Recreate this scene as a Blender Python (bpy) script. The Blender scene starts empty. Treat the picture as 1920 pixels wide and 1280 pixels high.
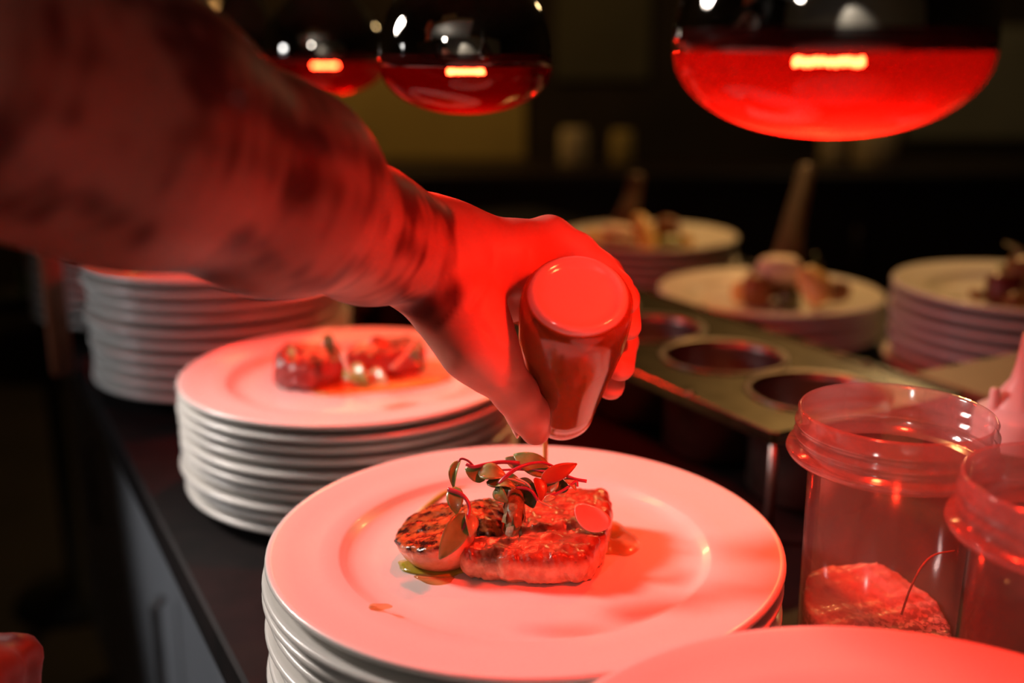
import bpy, bmesh, math, random
import numpy as np
from mathutils import Vector, Matrix

random.seed(7)
S = bpy.context.scene
COL = S.collection

# ------------------------------------------------------------------ camera
CAM_Z = 1.29
PITCH = math.radians(15.2)
FPX = 2000.0
cam_d = bpy.data.cameras.new('camera')
cam = bpy.data.objects.new('camera', cam_d)
COL.objects.link(cam)
cam.location = (0, 0, CAM_Z)
cam.rotation_euler = (math.pi / 2 - PITCH, 0, 0)
cam_d.sensor_width = 36
cam_d.lens = 36 * FPX / 1920
cam_d.clip_start = 0.01
cam_d.dof.use_dof = True
cam_d.dof.focus_distance = 0.572
cam_d.dof.aperture_fstop = 2.9
S.camera = cam

# ------------------------------------------------------------------ world and light
w = bpy.data.worlds.new('world')
S.world = w
w.use_nodes = True
w.node_tree.nodes['Background'].inputs[0].default_value = (1.0, 0.62, 0.35, 1)
w.node_tree.nodes['Background'].inputs[1].default_value = 0.004
S.view_settings.view_transform = 'Standard'
S.view_settings.look = 'None'
S.view_settings.exposure = 0.0
S.view_settings.gamma = 1.0
S.view_settings.use_curve_mapping = False


def lamp(name, kind, loc, energy, color, size=0.05, target=None, spot=None, blend=0.5):
    d = bpy.data.lights.new(name, kind)
    d.energy = energy
    d.color = color
    if kind == 'AREA':
        d.shape = 'DISK'
        d.size = size
    else:
        d.shadow_soft_size = size
    if kind == 'SPOT':
        d.spot_size = math.radians(spot)
        d.spot_blend = blend
    o = bpy.data.objects.new(name, d)
    COL.objects.link(o)
    o.location = loc
    if target is not None:
        o.rotation_euler = (Vector(target) - Vector(loc)).to_track_quat('-Z', 'Y').to_euler()
    return o


# strong white work light over the aisle, beyond the cook's arm on the left
KEY = (-0.92, 0.96, 1.62)
lamp('work_light_beam', 'SPOT', KEY, 52, (1.0, 0.88, 0.80), 0.12, (0.05, 0.41, 0.88), 48, 0.55)
# weak cool fill added low in the aisle, for the stack sides and cabinets
AISLE = (-1.35, 0.80, 1.45)
lamp('aisle_fill_beam', 'SPOT', AISLE, 15, (0.96, 0.97, 1.0), 0.10, (-0.30, 0.98, 0.82), 52, 0.6)
# ceiling light behind the camera (its glint shows on the bulbs)
BACK = (-0.70, -0.60, 1.78)
lamp('ceiling_light_glow', 'POINT', BACK, 3.0, (1.0, 0.93, 0.85), 0.05)
# warm dining side lamp over the far row of plates
WARM = (0.75, 2.5, 2.45)
lamp('dining_spot_beam', 'SPOT', WARM, 90, (1.0, 0.52, 0.16), 0.05, (0.45, 1.4, 0.98), 40, 0.5)
lamp('dining_fill', 'POINT', (-0.8, 3.9, 2.3), 24, (1.0, 0.6, 0.2), 0.08)  # unseen fill added to lift the far wall and its panels
lamp('dining_fill', 'POINT', (1.5, 3.9, 2.3), 8, (1.0, 0.68, 0.32), 0.08)  # second added fill, so the right of the background shows
# unseen spot added to brighten the tiled wall that the bulbs mirror
WASH = (-0.3, -2.05, 2.35)
lamp('wall_wash_fill', 'SPOT', WASH, 30, (1.0, 0.92, 0.82), 0.06, (0.1, -2.6, 1.4), 80, 0.5)

# ------------------------------------------------------------------ coordinates
cP, sP = math.cos(PITCH), math.sin(PITCH)


def c2w(x, y, z):
    return Vector((x, z * cP + y * sP, CAM_Z + y * cP - z * sP))


def at(px, py, d):
    return c2w((px - 960) / FPX * d, (640 - py) / FPX * d, d)


def on(px, py, z):
    a, b = (px - 960) / FPX, (640 - py) / FPX
    dz = b * cP - sP
    d = (z - CAM_Z) / dz
    return at(px, py, d)


U = Vector((-0.474, 0.8805, 0))       # along the counter, away from the camera
N = Vector((0.8805, 0.474, 0))        # across the counter, away from the cook
UROT = math.atan2(U.y, U.x)
ZC = 0.9175                           # counter top


def sn(s, n, z):
    p = U * s + N * n
    return Vector((p.x, p.y, z))


# ------------------------------------------------------------------ materials
def newmat(name):
    m = bpy.data.materials.new(name)
    m.use_nodes = True
    nt = m.node_tree
    nt.nodes.clear()
    out = nt.nodes.new('ShaderNodeOutputMaterial')
    return m, nt, out


def nd(nt, typ, **kw):
    n = nt.nodes.new(typ)
    for k, v in kw.items():
        if k in n.inputs:
            n.inputs[k].default_value = v
        else:
            setattr(n, k, v)
    return n


def rgba(c):
    return (c[0], c[1], c[2], 1)


def pmat(name, c1, c2=None, scale=20, rough=0.5, metal=0.0, bump=0.0, bscale=None, sss=0.0,
         coat=0.0, detail=4, lo=0.35, hi=0.65, trans=0.0, spec=0.5):
    m, nt, out = newmat(name)
    b = nd(nt, 'ShaderNodeBsdfPrincipled')
    b.inputs['Roughness'].default_value = rough
    b.inputs['Metallic'].default_value = metal
    b.inputs['Specular IOR Level'].default_value = spec
    b.inputs['Coat Weight'].default_value = coat
    b.inputs['Coat Roughness'].default_value = 0.08
    if sss:
        b.inputs['Subsurface Weight'].default_value = sss
        b.inputs['Subsurface Scale'].default_value = 0.006
        b.inputs['Subsurface Radius'].default_value = (1.0, 0.35, 0.2)
    if trans:
        b.inputs['Transmission Weight'].default_value = trans
    tc = nd(nt, 'ShaderNodeTexCoord')
    no = nd(nt, 'ShaderNodeTexNoise', Scale=scale, Detail=detail)
    nt.links.new(tc.outputs['Object'], no.inputs['Vector'])
    cr = nd(nt, 'ShaderNodeValToRGB')
    cr.color_ramp.elements[0].position = lo
    cr.color_ramp.elements[1].position = hi
    cr.color_ramp.elements[0].color = rgba(c1)
    cr.color_ramp.elements[1].color = rgba(c2 or c1)
    nt.links.new(no.outputs['Fac'], cr.inputs['Fac'])
    nt.links.new(cr.outputs['Color'], b.inputs['Base Color'])
    if bump:
        n2 = nd(nt, 'ShaderNodeTexNoise', Scale=bscale or scale * 3, Detail=6)
        nt.links.new(tc.outputs['Object'], n2.inputs['Vector'])
        bp = nd(nt, 'ShaderNodeBump', Strength=bump, Distance=0.002)
        nt.links.new(n2.outputs['Fac'], bp.inputs['Height'])
        nt.links.new(bp.outputs['Normal'], b.inputs['Normal'])
    nt.links.new(b.outputs[0], out.inputs[0])
    return m


def clearmat(name, tint, diff, ftr=0.5, ftl=0.3, rough=0.1, gloss=0.12):
    """thin translucent plastic or glass: transparent + translucent/diffuse + gloss"""
    m, nt, out = newmat(name)
    t = nd(nt, 'ShaderNodeBsdfTransparent')
    t.inputs[0].default_value = rgba(tint)
    tl = nd(nt, 'ShaderNodeBsdfTranslucent')
    tl.inputs[0].default_value = rgba(diff)
    df = nd(nt, 'ShaderNodeBsdfDiffuse')
    df.inputs[0].default_value = rgba(diff)
    m1 = nd(nt, 'ShaderNodeMixShader')
    m1.inputs[0].default_value = 0.5
    nt.links.new(tl.outputs[0], m1.inputs[1])
    nt.links.new(df.outputs[0], m1.inputs[2])
    m2 = nd(nt, 'ShaderNodeMixShader')
    m2.inputs[0].default_value = ftr
    nt.links.new(m1.outputs[0], m2.inputs[1])
    nt.links.new(t.outputs[0], m2.inputs[2])
    g = nd(nt, 'ShaderNodeBsdfGlossy')
    g.inputs['Roughness'].default_value = rough
    fw = nd(nt, 'ShaderNodeLayerWeight', Blend=0.5)
    fr = nd(nt, 'ShaderNodeMath', operation='POWER')
    nt.links.new(fw.outputs['Facing'], fr.inputs[0])
    fr.inputs[1].default_value = 4.0
    mx = nd(nt, 'ShaderNodeMath', operation='MULTIPLY_ADD')
    nt.links.new(fr.outputs[0], mx.inputs[0])
    mx.inputs[1].default_value = 0.5
    mx.inputs[2].default_value = gloss * 0.3
    m3 = nd(nt, 'ShaderNodeMixShader')
    nt.links.new(mx.outputs[0], m3.inputs[0])
    nt.links.new(m2.outputs[0], m3.inputs[1])
    nt.links.new(g.outputs[0], m3.inputs[2])
    nt.links.new(m3.outputs[0], out.inputs[0])
    return m


def emat(name, color, strength):
    m, nt, out = newmat(name)
    e = nd(nt, 'ShaderNodeEmission')
    e.inputs[0].default_value = rgba(color)
    e.inputs[1].default_value = strength
    nt.links.new(e.outputs[0], out.inputs[0])
    return m


M = {}
M['china'] = pmat('white_china', (0.80, 0.78, 0.74), (0.83, 0.81, 0.77), 8, rough=0.28, coat=0.15)
M['counter'] = pmat('dark_counter', (0.004, 0.003, 0.003), (0.010, 0.006, 0.006), 30, rough=0.65, bump=0.1, spec=0.2)
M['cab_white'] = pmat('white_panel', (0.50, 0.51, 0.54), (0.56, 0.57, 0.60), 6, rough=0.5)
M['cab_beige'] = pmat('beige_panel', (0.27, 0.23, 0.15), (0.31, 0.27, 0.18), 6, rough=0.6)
M['steel'] = pmat('brushed_steel', (0.13, 0.115, 0.085), (0.19, 0.17, 0.13), 40, rough=0.25, metal=1.0)
M['steel_dark'] = pmat('dark_steel', (0.16, 0.13, 0.12), (0.26, 0.22, 0.20), 25, rough=0.35, metal=0.9)
M['chrome'] = pmat('mirror_coating', (0.72, 0.68, 0.62), (0.78, 0.74, 0.68), 12, rough=0.03, metal=1.0)
M['black'] = pmat('black_plastic', (0.012, 0.012, 0.012), (0.02, 0.02, 0.02), 20, rough=0.5)
M['red_glass'] = clearmat('red_lamp_glass', (1.0, 0.030, 0.016), (0.80, 0.004, 0.003), 0.985, 0.3, 0.04)
M['red_frost'] = clearmat('red_frosted_lamp_glass', (1.0, 0.030, 0.016), (0.90, 0.016, 0.008), 0.78, 0.3, 0.04)
M['band'] = pmat('dark_red_band', (0.03, 0.003, 0.002), (0.05, 0.004, 0.003), 20, rough=0.1, coat=0.4)
M['filament'] = emat('hot_filament', (1.0, 0.62, 0.28), 120)
M['deli_rim'] = clearmat('thick_cloudy_plastic', (0.97, 0.92, 0.92), (0.75, 0.68, 0.68), 0.72, 0.3, 0.10, 0.35)
M['deli'] = clearmat('cloudy_plastic', (0.97, 0.92, 0.92), (0.72, 0.64, 0.64), 0.86, 0.3, 0.12)
M['cap'] = pmat('white_cap_plastic', (0.72, 0.66, 0.64), (0.78, 0.72, 0.70), 14, rough=0.35, sss=0.1)
M['bottle'] = clearmat('sauce_smeared_plastic', (0.90, 0.48, 0.20), (0.60, 0.25, 0.06), 0.68, 0.3, 0.15, 0.3)
M['bottle_base'] = clearmat('milky_plastic_base', (0.95, 0.8, 0.75), (0.95, 0.86, 0.82), 0.10, 0.3, 0.12, 0.4)
M['sauce'] = pmat('brown_sauce', (0.09, 0.016, 0.008), (0.13, 0.025, 0.01), 30, rough=0.25)
M['stream'] = pmat('golden_dressing', (0.75, 0.38, 0.06), (0.85, 0.48, 0.10), 60, rough=0.12, coat=0.4)
M['oil'] = pmat('green_oil', (0.34, 0.30, 0.02), (0.48, 0.42, 0.05), 90, rough=0.06, coat=0.8)
M['jus'] = clearmat('thin_jus', (0.95, 0.82, 0.62), (0.8, 0.6, 0.35), 0.88, 0.3, 0.05)
M['yellow_sauce'] = pmat('yellow_sauce', (0.75, 0.42, 0.08), (0.85, 0.55, 0.15), 60, rough=0.2, coat=0.4)
M['leaf'] = pmat('green_leaf', (0.15, 0.23, 0.05), (0.33, 0.38, 0.11), 70, rough=0.3, coat=0.3)
M['leaf_pale'] = pmat('pale_leaf', (0.34, 0.34, 0.14), (0.48, 0.44, 0.22), 70, rough=0.3, coat=0.3)
M['leaf_red'] = pmat('red_leaf', (0.30, 0.05, 0.02), (0.42, 0.12, 0.04), 60, rough=0.3, coat=0.3)
M['leaf_dark'] = pmat('dark_leaf', (0.05, 0.07, 0.02), (0.10, 0.12, 0.03), 60, rough=0.3, coat=0.3)
M['stem'] = pmat('purple_stem', (0.32, 0.02, 0.06), (0.50, 0.07, 0.12), 90, rough=0.3, coat=0.4)
M['stem_pale'] = pmat('pale_stem', (0.55, 0.30, 0.20), (0.60, 0.40, 0.25), 90, rough=0.3, coat=0.4)
M['radish'] = pmat('radish_flesh', (0.82, 0.40, 0.34), (0.88, 0.52, 0.46), 40, rough=0.25, coat=0.5)
M['aspar'] = pmat('grilled_asparagus', (0.13, 0.11, 0.03), (0.30, 0.20, 0.07), 200, rough=0.5, coat=0.1, bump=0.3)
M['wood'] = pmat('brown_crisp', (0.075, 0.026, 0.007), (0.11, 0.042, 0.012), 60, rough=0.6, bump=0.2)
M['cream'] = pmat('soft_white_cheese', (0.78, 0.62, 0.48), (0.85, 0.72, 0.58), 50, rough=0.5)
M['yellow_veg'] = pmat('yellow_wedge', (0.75, 0.45, 0.12), (0.85, 0.60, 0.22), 40, rough=0.4)
M['brown_veg'] = pmat('roast_brown', (0.20, 0.07, 0.02), (0.34, 0.14, 0.05), 50, rough=0.45)
M['beet'] = pmat('dark_beet', (0.10, 0.01, 0.01), (0.18, 0.02, 0.015), 50, rough=0.35)
M['pepper'] = pmat('black_pepper', (0.015, 0.010, 0.008), (0.05, 0.02, 0.01), 300, rough=0.6)
M['nail'] = pmat('finger_nail', (0.78, 0.48, 0.40), (0.82, 0.54, 0.46), 60, rough=0.25, coat=0.2)
M['shirt'] = pmat('black_cotton', (0.010, 0.010, 0.011), (0.016, 0.016, 0.017), 60, rough=0.9, bump=0.2)
M['hair'] = pmat('dark_hair', (0.02, 0.012, 0.008), (0.035, 0.02, 0.012), 90, rough=0.5)
M['shoe'] = pmat('black_shoe', (0.012, 0.012, 0.012), (0.02, 0.02, 0.02), 60, rough=0.4)
M['wall'] = pmat('dark_brown_wall', (0.020, 0.012, 0.006), (0.034, 0.020, 0.010), 2.5, rough=0.9)
M['tile'] = pmat('pale_tile', (0.55, 0.52, 0.47), (0.62, 0.59, 0.54), 3, rough=0.3)
M['floor'] = pmat('dark_floor', (0.018, 0.012, 0.010), (0.03, 0.02, 0.017), 4, rough=0.7)
M['ceiling'] = pmat('dull_ceiling', (0.10, 0.085, 0.07), (0.13, 0.11, 0.09), 3, rough=0.9)
M['olive'] = pmat('olive_board', (0.40, 0.28, 0.08), (0.48, 0.34, 0.10), 2, rough=0.8)
M['greyboard'] = pmat('grey_board', (0.20, 0.19, 0.14), (0.26, 0.25, 0.18), 2, rough=0.8)
M['darkwood'] = pmat('dark_wood', (0.010, 0.004, 0.002), (0.018, 0.007, 0.004), 12, rough=0.5)
M['redwood'] = pmat('reddish_wood', (0.22, 0.07, 0.03), (0.30, 0.10, 0.05), 20, rough=0.5)
M['beige'] = pmat('beige_card', (0.55, 0.42, 0.24), (0.62, 0.48, 0.28), 8, rough=0.7)
M['greenglass'] = pmat('green_plastic', (0.10, 0.28, 0.04), (0.14, 0.36, 0.06), 12, rough=0.3)
M['dimboard'] = pmat('dim_board', (0.07, 0.06, 0.035), (0.09, 0.078, 0.045), 2, rough=0.9)
M['reflector'] = pmat('pale_reflector', (0.55, 0.53, 0.50), (0.62, 0.60, 0.57), 3, rough=0.6)
M['lampshade'] = emat('amber_glow', (1.0, 0.48, 0.14), 1.6)
M['white_glow'] = emat('white_glow', (1.0, 0.96, 0.9), 14)
M['tray'] = pmat('brown_tray', (0.22, 0.16, 0.13), (0.27, 0.20, 0.16), 10, rough=0.45)


def skin_material():
    m, nt, out = newmat('tattooed_skin')
    b = nd(nt, 'ShaderNodeBsdfPrincipled')
    b.inputs['Roughness'].default_value = 0.45
    b.inputs['Specular IOR Level'].default_value = 0.3
    b.inputs['Subsurface Weight'].default_value = 0.12
    b.inputs['Subsurface Scale'].default_value = 0.004
    b.inputs['Subsurface Radius'].default_value = (1.0, 0.3, 0.15)
    a = nd(nt, 'ShaderNodeAttribute', attribute_name='ink_shade')
    tc = nd(nt, 'ShaderNodeTexCoord')
    no = nd(nt, 'ShaderNodeTexNoise', Scale=45, Detail=5)
    nt.links.new(tc.outputs['Object'], no.inputs['Vector'])
    c = nd(nt, 'ShaderNodeValToRGB')
    c.color_ramp.elements[0].color = (0.64, 0.23, 0.16, 1)
    c.color_ramp.elements[1].color = (0.74, 0.31, 0.23, 1)
    c.color_ramp.elements[0].position = 0.3
    c.color_ramp.elements[1].position = 0.7
    nt.links.new(no.outputs['Fac'], c.inputs['Fac'])
    mx = nd(nt, 'ShaderNodeMixRGB')
    nt.links.new(a.outputs['Fac'], mx.inputs[0])
    nt.links.new(c.outputs['Color'], mx.inputs[1])
    mx.inputs[2].default_value = (0.09, 0.005, 0.005, 1)
    nt.links.new(mx.outputs[0], b.inputs['Base Color'])
    n2 = nd(nt, 'ShaderNodeTexNoise', Scale=260, Detail=4)
    nt.links.new(tc.outputs['Object'], n2.inputs['Vector'])
    bp = nd(nt, 'ShaderNodeBump', Strength=0.12, Distance=0.001)
    nt.links.new(n2.outputs['Fac'], bp.inputs['Height'])
    nt.links.new(bp.outputs['Normal'], b.inputs['Normal'])
    nt.links.new(b.outputs[0], out.inputs[0])
    return m


M['skin'] = skin_material()


def meat_material(name, top1, top2, side1, side2, char, charlo=0.5, charhi=0.62, rough=0.3, cs=320):
    """seared upper face, paler flanks; the two are different flesh, blended by the face direction"""
    m, nt, out = newmat(name)
    b = nd(nt, 'ShaderNodeBsdfPrincipled')
    b.inputs['Roughness'].default_value = rough
    b.inputs['Coat Weight'].default_value = 0.4
    b.inputs['Coat Roughness'].default_value = 0.15
    tc = nd(nt, 'ShaderNodeTexCoord')

    def ramp(scale, ca, cb, lo, hi, det=6):
        n = nd(nt, 'ShaderNodeTexNoise', Scale=scale, Detail=det)
        nt.links.new(tc.outputs['Object'], n.inputs['Vector'])
        r = nd(nt, 'ShaderNodeValToRGB')
        r.color_ramp.elements[0].color = rgba(ca)
        r.color_ramp.elements[1].color = rgba(cb)
        r.color_ramp.elements[0].position = lo
        r.color_ramp.elements[1].position = hi
        nt.links.new(n.outputs['Fac'], r.inputs['Fac'])
        return r
    rt = ramp(170, top1, top2, 0.35, 0.65)
    rs = ramp(150, side1, side2, 0.35, 0.65)
    rc = ramp(cs, (0, 0, 0), (1, 1, 1), charlo, charhi)
    a = nd(nt, 'ShaderNodeAttribute', attribute_name='top')
    m1 = nd(nt, 'ShaderNodeMixRGB')
    nt.links.new(a.outputs['Fac'], m1.inputs[0])
    nt.links.new(rs.outputs[0], m1.inputs[1])
    nt.links.new(rt.outputs[0], m1.inputs[2])
    mu = nd(nt, 'ShaderNodeMath', operation='MULTIPLY')
    nt.links.new(a.outputs['Fac'], mu.inputs[0])
    nt.links.new(rc.outputs[0], mu.inputs[1])
    m2 = nd(nt, 'ShaderNodeMixRGB')
    nt.links.new(mu.outputs[0], m2.inputs[0])
    nt.links.new(m1.outputs[0], m2.inputs[1])
    m2.inputs[2].default_value = rgba(char)
    nt.links.new(m2.outputs[0], b.inputs['Base Color'])
    n2 = nd(nt, 'ShaderNodeTexNoise', Scale=320, Detail=6)
    nt.links.new(tc.outputs['Object'], n2.inputs['Vector'])
    bp = nd(nt, 'ShaderNodeBump', Strength=0.5, Distance=0.0012)
    nt.links.new(n2.outputs['Fac'], bp.inputs['Height'])
    nt.links.new(bp.outputs['Normal'], b.inputs['Normal'])
    nt.links.new(b.outputs[0], out.inputs[0])
    return m


M['steak'] = meat_material('seared_meat', (0.24, 0.040, 0.018), (0.42, 0.085, 0.035), (0.55, 0.20, 0.10), (0.85, 0.46, 0.28), (0.05, 0.010, 0.006), 0.62, 0.78)
M['tomato'] = meat_material('roast_tomato', (0.38, 0.09, 0.02), (0.55, 0.16, 0.04), (0.72, 0.24, 0.12), (0.80, 0.32, 0.18), (0.03, 0.008, 0.004), 0.44, 0.60, 0.22, 190)
M['steak2'] = meat_material('glazed_meat', (0.22, 0.03, 0.02), (0.36, 0.06, 0.04), (0.28, 0.035, 0.03), (0.40, 0.06, 0.05), (0.02, 0.006, 0.004), 0.5, 0.62)
M['salt'] = meat_material('seasoned_salt', (0.80, 0.62, 0.52), (0.88, 0.74, 0.66), (0.80, 0.62, 0.52), (0.88, 0.74, 0.66), (0.012, 0.004, 0.003), 0.46, 0.52)


# ------------------------------------------------------------------ mesh helpers
def mesh(name, verts, faces, mat, parent=None, smooth=True, loc=None, rotz=None):
    me = bpy.data.meshes.new(name)
    me.from_pydata([tuple(v) for v in verts], [], [tuple(int(i) for i in f) for f in faces])
    me.materials.append(mat)
    if len(faces) < 6000:
        bm = bmesh.new()
        bm.from_mesh(me)
        bmesh.ops.recalc_face_normals(bm, faces=bm.faces)
        bm.to_mesh(me)
        bm.free()
    if smooth:
        me.polygons.foreach_set('use_smooth', [True] * len(me.polygons))
    me.update()
    o = bpy.data.objects.new(name, me)
    COL.objects.link(o)
    if loc is not None:
        o.location = loc
    if rotz is not None:
        o.rotation_euler = (0, 0, rotz)
    if parent is not None:
        o.parent = parent
    return o


def empty(name, loc, rotz=0):
    o = bpy.data.objects.new(name, None)
    o.empty_display_size = 0.02
    COL.objects.link(o)
    o.location = loc
    o.rotation_euler = (0, 0, rotz)
    return o


def tag(o, label, cat, group=None):
    o['label'] = label
    o['category'] = cat
    if group:
        o['group'] = group
    return o


def struct(o):
    o['kind'] = 'structure'
    return o


def lathe(prof, n=64):
    v, f = [], []
    rows = []
    for r, z in prof:
        if r < 1e-6:
            rows.append([len(v)])
            v.append((0, 0, z))
        else:
            rows.append(list(range(len(v), len(v) + n)))
            v += [(r * math.cos(2 * math.pi * k / n), r * math.sin(2 * math.pi * k / n), z) for k in range(n)]
    for a, b in zip(rows[:-1], rows[1:]):
        for k in range(n):
            k2 = (k + 1) % n
            if len(a) == 1 and len(b) == 1:
                continue
            if len(a) == 1:
                f.append((a[0], b[k], b[k2]))
            elif len(b) == 1:
                f.append((a[k2], a[k], b[0]))
            else:
                f.append((a[k2], a[k], b[k], b[k2]))
    return v, f


def rings(prof, mult=1):
    return prof


def box(x0, x1, y0, y1, z0, z1, b=0.0):
    if b <= 0:
        v = [(x, y, z) for z in (z0, z1) for y in (y0, y1) for x in (x0, x1)]
        f = [(0, 2, 3, 1), (4, 5, 7, 6), (0, 1, 5, 4), (2, 6, 7, 3), (0, 4, 6, 2), (1, 3, 7, 5)]
        return v, f
    # chamfered box
    v = []
    idx = {}
    for i, x in enumerate((x0, x1)):
        for j, y in enumerate((y0, y1)):
            for k, z in enumerate((z0, z1)):
                sx, sy, sz = (1 - 2 * i), (1 - 2 * j), (1 - 2 * k)
                idx[i, j, k, 0] = len(v); v.append((x, y + sy * b, z + sz * b))
                idx[i, j, k, 1] = len(v); v.append((x + sx * b, y, z + sz * b))
                idx[i, j, k, 2] = len(v); v.append((x + sx * b, y + sy * b, z))
    f = []

    def q(*a):
        f.append(a)
    for i in (0, 1):
        q(*[idx[i, j, k, 0] for j, k in ((0, 0), (1, 0), (1, 1), (0, 1))][::(1 if i else -1)])
    for j in (0, 1):
        q(*[idx[i, j, k, 1] for i, k in ((0, 0), (0, 1), (1, 1), (1, 0))][::(1 if j else -1)])
    for k in (0, 1):
        q(*[idx[i, j, k, 2] for i, j in ((0, 0), (1, 0), (1, 1), (0, 1))][::(1 if k else -1)])
    for j in (0, 1):
        for k in (0, 1):
            q(idx[0, j, k, 1], idx[1, j, k, 1], idx[1, j, k, 2], idx[0, j, k, 2])
    for i in (0, 1):
        for k in (0, 1):
            q(idx[i, 0, k, 0], idx[i, 1, k, 0], idx[i, 1, k, 2], idx[i, 0, k, 2])
    for i in (0, 1):
        for j in (0, 1):
            q(idx[i, j, 0, 0], idx[i, j, 1, 0], idx[i, j, 1, 1], idx[i, j, 0, 1])
    for i in (0, 1):
        for j in (0, 1):
            for k in (0, 1):
                q(idx[i, j, k, 0], idx[i, j, k, 1], idx[i, j, k, 2])
    return v, f


def merge(*parts):
    v, f = [], []
    for pv, pf in parts:
        o = len(v)
        v += list(pv)
        f += [tuple(i + o for i in q) for q in pf]
    return v, f


def spline(pts, n):
    """Catmull-Rom through points (Vectors or tuples of any size), n samples a span"""
    P = [np.array(p, float) for p in pts]
    P = [2 * P[0] - P[1]] + P + [2 * P[-1] - P[-2]]
    out = []
    for i in range(1, len(P) - 2):
        for k in range(n):
            t = k / n
            a, b, c, d = P[i - 1], P[i], P[i + 1], P[i + 2]
            out.append(0.5 * (2 * b + (c - a) * t + (2 * a - 5 * b + 4 * c - d) * t * t + (3 * b - a - 3 * c + d) * t ** 3))
    out.append(P[-2])
    return out


def tube(pts, radii, n=8, caps=True):
    pts = [Vector(p) for p in pts]
    v, f = [], []
    t0 = (pts[1] - pts[0]).normalized()
    ref = Vector((0, 0, 1)) if abs(t0.z) < 0.9 else Vector((1, 0, 0))
    nrm = t0.cross(ref).normalized()
    for i, p in enumerate(pts):
        t = (pts[min(i + 1, len(pts) - 1)] - pts[max(i - 1, 0)]).normalized()
        nrm = (nrm - t * nrm.dot(t)).normalized()
        bn = t.cross(nrm)
        r = radii[i] if hasattr(radii, '__len__') else radii
        for k in range(n):
            a = 2 * math.pi * k / n
            v.append(p + (nrm * math.cos(a) + bn * math.sin(a)) * r)
    for i in range(len(pts) - 1):
        for k in range(n):
            k2 = (k + 1) % n
            f.append((i * n + k, i * n + k2, (i + 1) * n + k2, (i + 1) * n + k))
    if caps:
        f.append(tuple(range(n))[::-1])
        f.append(tuple(range((len(pts) - 1) * n, len(pts) * n)))
    return v, f


def centred(v, c):
    return [Vector(p) - c for p in v]


# ------------------------------------------------------------------ implicit surfaces
def grid(lo, hi, h):
    lo, hi = np.array(lo, float), np.array(hi, float)
    n = np.ceil((hi - lo) / h).astype(int) + 1
    ax = [lo[i] + h * np.arange(n[i]) for i in range(3)]
    return np.stack(np.meshgrid(*ax, indexing='ij'), -1).astype(np.float32), lo, h


def smin(a, b, k):
    hh = np.clip(0.5 + 0.5 * (b - a) / k, 0, 1)
    return b + (a - b) * hh - k * hh * (1 - hh)


def capsule(P, a, b, ra, rb):
    a, b = np.array(a, np.float32), np.array(b, np.float32)
    ab = b - a
    t = np.clip(((P - a) @ ab) / max(float(ab @ ab), 1e-12), 0, 1)
    d = np.linalg.norm(P - a - t[..., None] * ab, axis=-1)
    return d - (ra + (rb - ra) * t)


def chain(P, pts, rad, k=0.004):
    d = None
    for i in range(len(pts) - 1):
        c = capsule(P, pts[i], pts[i + 1], rad[i], rad[i + 1])
        d = c if d is None else smin(d, c, k)
    return d


def nets(F, lo, h):
    ins = F < 0
    nx, ny, nz = F.shape
    c = [(i, j, k) for i in (0, 1) for j in (0, 1) for k in (0, 1)]

    def sub(A, o):
        return A[o[0]:nx - 1 + o[0], o[1]:ny - 1 + o[1], o[2]:nz - 1 + o[2]]
    cnt = sum(sub(ins, o).astype(np.int8) for o in c)
    act = (cnt > 0) & (cnt < 8)
    ids = -np.ones(act.shape, int)
    I = np.argwhere(act)
    ids[act] = np.arange(len(I))
    acc = np.zeros((len(I), 3))
    num = np.zeros(len(I))
    for a in c:
        for ax in range(3):
            if a[ax]:
                continue
            b = list(a); b[ax] = 1
            fa = sub(F, a)[act]; fb = sub(F, b)[act]
            m = (fa < 0) != (fb < 0)
            t = np.where(m, fa / np.where(m, fa - fb, 1), 0)
            p = np.tile(np.array(a, float), (len(I), 1))
            p[:, ax] = t
            acc[m] += p[m]
            num[m] += 1
    V = (I + acc / num[:, None]) * h + lo
    faces = []
    for ax in range(3):
        o1, o2 = (ax + 1) % 3, (ax + 2) % 3
        s = [slice(None)] * 3
        s[ax] = slice(0, -1)
        s2 = list(s); s2[ax] = slice(1, None)
        A, B = ins[tuple(s)], ins[tuple(s2)]
        E = np.argwhere(A != B)
        E = E[(E[:, o1] > 0) & (E[:, o2] > 0) & (E[:, o1] < F.shape[o1] - 1) & (E[:, o2] < F.shape[o2] - 1)]
        q = []
        for d1, d2 in ((-1, -1), (0, -1), (0, 0), (-1, 0)):
            e = E.copy(); e[:, o1] += d1; e[:, o2] += d2
            q.append(ids[e[:, 0], e[:, 1], e[:, 2]])
        q = np.stack(q, 1)
        flip = ~A[E[:, 0], E[:, 1], E[:, 2]]
        q[flip] = q[flip][:, ::-1]
        faces.append(q)
    return V, np.concatenate(faces)


def wob(P, f, seed=0):
    r = np.random.RandomState(seed)
    out = 0
    for i in range(6):
        d = r.normal(size=3); d /= np.linalg.norm(d)
        out = out + np.sin((P @ d.astype(np.float32)) * f * (0.6 + 0.25 * i) + r.uniform(0, 6.28)) / 6
    return out


def attr(o, name, vals):
    a = o.data.attributes.new(name, 'FLOAT', 'POINT')
    a.data.foreach_set('value', np.asarray(vals, np.float32))


def blob(name, fn, lo, hi, h, mat, parent=None, top=None):
    """mesh from an implicit function, given in world space; origin at the middle of its foot"""
    P, l, hh = grid(lo, hi, h)
    V, Fc = nets(fn(P), l, hh)
    c = Vector(((V[:, 0].min() + V[:, 0].max()) / 2, (V[:, 1].min() + V[:, 1].max()) / 2, V[:, 2].min()))
    o = mesh(name, V - np.array(c), Fc, mat, parent, loc=c)
    if top is not None:
        attr(o, 'top', top(V))
    return o


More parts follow.
